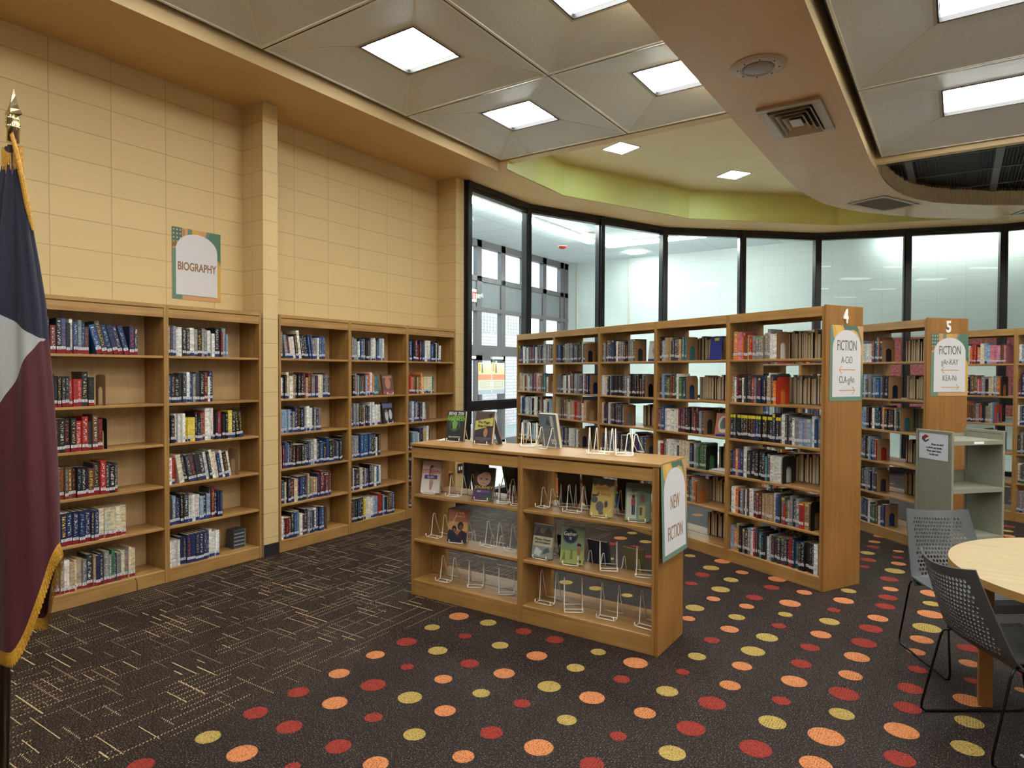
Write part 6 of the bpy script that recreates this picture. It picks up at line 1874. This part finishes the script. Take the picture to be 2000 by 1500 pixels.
def flag_pt(phi, s, out=0.0):
    """phi around the drape, s 0 bottom .. 1 top"""
    cu = math.cos(phi)
    zb = hem(max(0.0, cu))+0.07*max(0.0, math.sin(phi))
    z = zb+(2.405-zb)*s
    R = interp(RP, z)
    pleat = 0.010*math.sin(phi*6+1.4*math.sin(z*2.1))+0.006*math.sin(phi*11+z*3)
    pleat *= min(1.0, R/0.08)
    r = R*(1+0*cu)+out
    a = r*cu+pleat*0.35*cu
    b = (0.42*r+pleat)*math.sin(phi)-0.012*math.sin(phi)*0
    return axis_at(z)+ra*a+rbv*b, a, z


NS, NZ = 150, 260
q = MB()
grid = []
for j in range(NZ+1):
    for i in range(NS):
        p, a, z = flag_pt(2*PI*i/NS, j/NZ)
        q.v.append(p)
AZ = [flag_pt(2*PI*i/NS, j/NZ)[1:] for j in range(NZ+1) for i in range(NS)]
for j in range(NZ):
    for i in range(NS):
        i2 = (i+1) % NS
        ids = (j*NS+i, j*NS+i2, (j+1)*NS+i2, (j+1)*NS+i)
        q.f.append(ids)
        q.m.append(q.mi('flag_cloth')); q.c.append((1, 1, 1)); q.u.append([AZ[k] for k in ids])
fo = q.build('flag', None, smooth=True)
tag(fo, 'navy, white and maroon fringed state flag draped around the pole at left edge', 'flag')
q = MB()
for i in range(NS*4):
    ph = 2*PI*i/(NS*4); ph2 = 2*PI*(i+0.93)/(NS*4)
    L_ = 0.046+0.004*math.sin(i*1.7)
    a0, _, _ = flag_pt(ph, 0.0, 0.001); a1, _, _ = flag_pt(ph2, 0.0, 0.001)
    a0 = a0+Vector((0, 0, 0.006)); a1 = a1+Vector((0, 0, 0.006))
    # threads hang straight on the level hem and follow the edge where it rises
    dn = Vector((0, 0, -L_))+ra*(0.012*max(0, math.cos(ph)))
    q.face([a0, a1, a1+dn, a0+dn], 'fringe_gold')
q.build('fringe', fo)
q = MB()
for k in range(26):
    ph = -PI*0.95+PI*1.0*k/25
    a0, _, _ = flag_pt(ph, 0.985, 0.004)
    top = a0+Vector((0, 0, 0.012+0.012*math.cos(ph*2)))
    q.tube([top, a0+Vector((0, 0, -0.055-0.015*math.sin(k*2.1)))], 0.0032, 'fringe_gold', n=5)
a_ = axis_at(2.44)
q.tube([a_+ra*0.012-rbv*0.022, a_+ra*0.024-rbv*0.02+Vector((0, 0, -0.05)), axis_at(2.30)+ra*0.046-rbv*0.018, axis_at(2.2)+ra*0.062-rbv*0.012, axis_at(2.12)+ra*0.078-rbv*0.008], [0.006, 0.008, 0.009, 0.009, 0.004], 'fringe_gold', n=8)
q.build('gold_trim', fo)

# ------------------------------------------------------------------ table
t = empty('round_table', (6.07, 3.985, 0), 0, 'round pale wood reading table at the right edge', 'table')
q = MB()
n = 96
q.face([(0.736*math.cos(2*PI*k/n), 0.736*math.sin(2*PI*k/n), 0.741) for k in range(n)], 'table_top')
q.face([(0.736*math.cos(-2*PI*k/n), 0.736*math.sin(-2*PI*k/n), 0.706) for k in range(n)], 'table_edge')
for k in range(n):
    a, b_ = 2*PI*k/n, 2*PI*(k+1)/n
    q.face([(0.736*math.cos(a), 0.736*math.sin(a), 0.706), (0.736*math.cos(b_), 0.736*math.sin(b_), 0.706), (0.736*math.cos(b_), 0.736*math.sin(b_), 0.741), (0.736*math.cos(a), 0.736*math.sin(a), 0.741)], 'table_edge')
q.build('tabletop', t)
for k in range(4):
    a = math.radians(176+90*k)
    q = MB()
    M_ = Matrix.Translation((0.575*math.cos(a), 0.575*math.sin(a), 0)) @ Matrix.Rotation(math.radians(4), 4, 'Z')
    q.box(-0.030, 0.030, -0.030, 0.030, 0, 0.706, 'table_leg', M=M_)
    q.build('leg', t, bevel=0.003)
q = MB(); q.tube([(0.50*math.cos(2*PI*k/32), 0.50*math.sin(2*PI*k/32), 0.67) for k in range(32)], 0.02, 'table_leg', n=4, closed=True); q.build('apron', t)


# ------------------------------------------------------------------ perforated chairs
def chair(loc, rz, label):
    t = empty('stacking_chair', (loc[0], loc[1], 0), rz, label, 'chair', 'grey perforated chairs around the round table')
    # back shell
    NC, NR = 22, 19

    def bp(u, v):
        s = 2*u-1
        hw = 0.228-0.046*v
        z = 0.40+0.42*v-0.022*(1-s*s)*v**2
        yb = 0.035*(1-v)**3-0.135*v**1.15
        if v < 0.12: yb += 0.02*(0.12-v)/0.12
        return Vector((s*hw, yb-0.052*(1-s*s)*(0.35+0.65*min(1, v*2)), z))
    q = MB()
    for r in range(NR):
        v0, v1 = r/NR, (r+1)/NR
        off = 0.5 if r % 2 else 0.0
        cells = []
        c = -off
        while c < NC-1e-6:
            a, b_ = max(0, c), min(NC, c+1)
            cells.append((a, b_, b_-a > 0.99))
            c += 1
        for (a, b_, full) in cells:
            u0, u1 = a/NC, b_/NC
            hole = full and 2 <= r < NR-2 and a >= 2.4 and b_ <= NC-2.4
            mu, mv = (u0+u1)/2, (v0+v1)/2
            if not hole:
                um = (u0+u1)/2
                q.face([bp(u0, v0), bp(um, v0), bp(u1, v0), bp(u1, v1), bp(um, v1), bp(u0, v1)], 'chair_plastic')
            else:
                du, dv = (u1-u0)/2, (v1-v0)/2
                O = [bp(u0, v0), bp(mu, v0), bp(u1, v0), bp(u1, mv), bp(u1, v1), bp(mu, v1), bp(u0, v1), bp(u0, mv)]
                kk = 0.80
                an = [225, 270, 315, 0, 45, 90, 135, 180]
                I = [bp(mu+du*kk*math.cos(math.radians(x)), mv+dv*kk*math.sin(math.radians(x))) for x in an]
                for k in range(8):
                    j = (k+1) % 8
                    q.face([O[k], O[j], I[j], I[k]], 'chair_plastic')
    me_o = q.build('backrest', t, solid=0.006)
    # seat
    q = MB()
    NX, NY = 12, 14

    def sp_(u, v):
        s = 2*u-1
        hw = 0.225-0.012*v
        return Vector((s*hw, 0.02+0.41*v, 0.432+0.012*s*s-0.012*math.sin(v*PI)-0.03*max(0, v-0.8)**2*25*0.04-(0.05*(v-0.88)/0.12 if v > 0.88 else 0)))
    for i in range(NX):
        for j in range(NY):
            q.face([sp_(i/NX, j/NY), sp_((i+1)/NX, j/NY), sp_((i+1)/NX, (j+1)/NY), sp_(i/NX, (j+1)/NY)], 'chair_plastic')
    q.build('seat', t, solid=0.009)
    for s in (-1, 1):
        q = MB()
        q.tube([(s*0.150, 0.10, 0.415), (s*0.205, 0.04, 0.415), (s*0.219, 0.005, 0.410), (s*0.222, -0.008, 0.38), (s*0.232, -0.088, 0.05), (s*0.234, -0.088, 0.02), (s*0.234, -0.07, 0.0065), (s*0.234, 0.40, 0.0065), (s*0.234, 0.425, 0.018), (s*0.232, 0.43, 0.05), (s*0.212, 0.365, 0.39), (s*0.20, 0.345, 0.412), (s*0.14, 0.30, 0.415)], 0.0058, 'chair_wire', n=8)
        q.build('sled_leg', t, smooth=True)
    q = MB(); q.tube([(-0.17, 0.09, 0.413), (0.17, 0.09, 0.413)], 0.006, 'chair_wire', n=8); q.tube([(-0.16, 0.30, 0.413), (0.16, 0.30, 0.413)], 0.006, 'chair_wire', n=8)
    q.build('seat_bar', t)
    return t


chair((5.336, 4.688), math.radians(-150), 'grey perforated chair on black sled legs, between the shelf range and the round table')
chair((5.444, 3.624), math.radians(-55.2), 'grey perforated chair nearest the camera along the left of the round table, back toward us')
chair((5.690, 1.905), math.radians(-10), 'grey chair of which only a back corner shows at the bottom right corner')

# ------------------------------------------------------------------ book cart
ct = math.radians(47.2)
t = empty('book_cart', (5.332, 6.45, 0), ct, 'grey-green metal book cart with a notice on its end, behind the chairs', 'book cart')
CW, CD, CH = 0.54, 0.36, 1.17
for i, x in enumerate((0.0, CW-0.022)):
    q = MB()
    s = -1 if i == 0 else 1
    q.box(x+0.006, x+0.016, 0.012, CD-0.012, 0.13, CH-0.012, 'cart_metal')
    for (a, b_, c_, d) in ((0, 0.02, 0.12, CH), (CD-0.02, CD, 0.12, CH), (0.02, CD-0.02, CH-0.024, CH), (0.02, CD-0.02, 0.12, 0.15)):
        q.box(x, x+0.022, a, b_, c_, d, 'cart_metal')
    q.build('end_panel', t, bevel=0.002)
for z in (0.30, 0.70, 1.095):
    q = MB(); q.box(0.022, CW-0.022, 0, CD, z-0.004, z, 'cart_metal'); q.box(0.022, CW-0.022, 0.0, 0.003, z-0.035, z-0.004, 'cart_metal'); q.box(0.022, CW-0.022, CD-0.003, CD, z-0.035, z+(0.10 if z < 1 else 0.03), 'cart_metal')
    q.build('shelf', t)
for x in (0.04, CW-0.04):
    for y in (0.04, CD-0.04):
        q = MB(); q.tube([(x, y, 0.09), (x, y, 0.125)], 0.01, 'fixture_frame', n=8); q.box(x-0.02, x-0.016, y-0.015, y+0.015, 0.04, 0.094, 'fixture_frame'); q.box(x+0.016, x+0.02, y-0.015, y+0.015, 0.04, 0.094, 'fixture_frame'); q.box(x-0.02, x+0.02, y-0.015, y+0.015, 0.09, 0.094, 'fixture_frame')
        co = q.build('castor', t)
        q = MB(); q.tube([(x-0.012, y, 0.045), (x+0.012, y, 0.045)], 0.044, 'castor', n=20); q.build('wheel', co)
q = MB(); q.box(0.22, 0.32, -0.001, 0, 1.068, 1.088, 'white_enamel'); q.build('label_plate', t)
q = MB(); q.box(0, 0.285, -0.001, 0, 0, 0.225, 'paper', col=S(206, 208, 216))
y = -0.0016
q.face([(0.03, y, 0.185), (0.065, y, 0.205), (0.10, y, 0.19), (0.062, y, 0.168)], 'paper', col=S(150, 44, 44))
q.face([(0.03, y, 0.178), (0.062, y, 0.158), (0.062, y, 0.168), (0.03, y, 0.185)], 'paper', col=S(110, 30, 34))
q.face([(0.062, y, 0.158), (0.10, y, 0.176), (0.10, y, 0.19), (0.062, y, 0.168)], 'paper', col=S(230, 226, 216))
q.face([(0.028, y, 0.172), (0.06, y, 0.150), (0.06, y, 0.157), (0.03, y, 0.178)], 'paper', col=S(36, 40, 50))
q.face([(0.028, y, 0.160), (0.06, y, 0.136), (0.06, y, 0.150), (0.028, y, 0.172)], 'paper', col=S(40, 90, 80))
q.face([(0.06, y, 0.136), (0.095, y, 0.155), (0.098, y, 0.172), (0.06, y, 0.15)], 'paper', col=S(60, 66, 70))
o = q.build('notice')
o.matrix_world = FMof((5.332, 6.45, 0), ct) @ Matrix.Translation((0.0045, 0.325, 0.925)) @ Matrix.Rotation(-PI/2, 4, 'Z')
tag(o, 'white paper notice about re-shelving, on the end of the book cart', 'notice')
for (s, x, z) in (('Please do NOT', 0.185, 0.120), ('re-shelve any books.', 0.150, 0.092), ('Please place them', 0.148, 0.064), ('on this cart.', 0.150, 0.036)):
    text_obj(s, 0.0150, 'letter_dark', o, (x, -0.0018, z), 0.92, bold=0.0006)
q = MB()
q.tube([(0, 0, 0), (0.002, -0.02, -0.02), (0.0, -0.03, -0.10), (0.004, -0.028, -0.102)], 0.003, 'base_rubber', n=6)
o = q.build('strap'); o.location = (0.335, 2.48, 0.107); o.rotation_euler = (0, 0, PI/2)
tag(o, 'short black strap hanging over the bottom shelf edge beside the flag', 'strap')
q = MB(); q.box(0.03, 0.045, 0.02, 0.035, 0, 0.001, 'white_enamel')
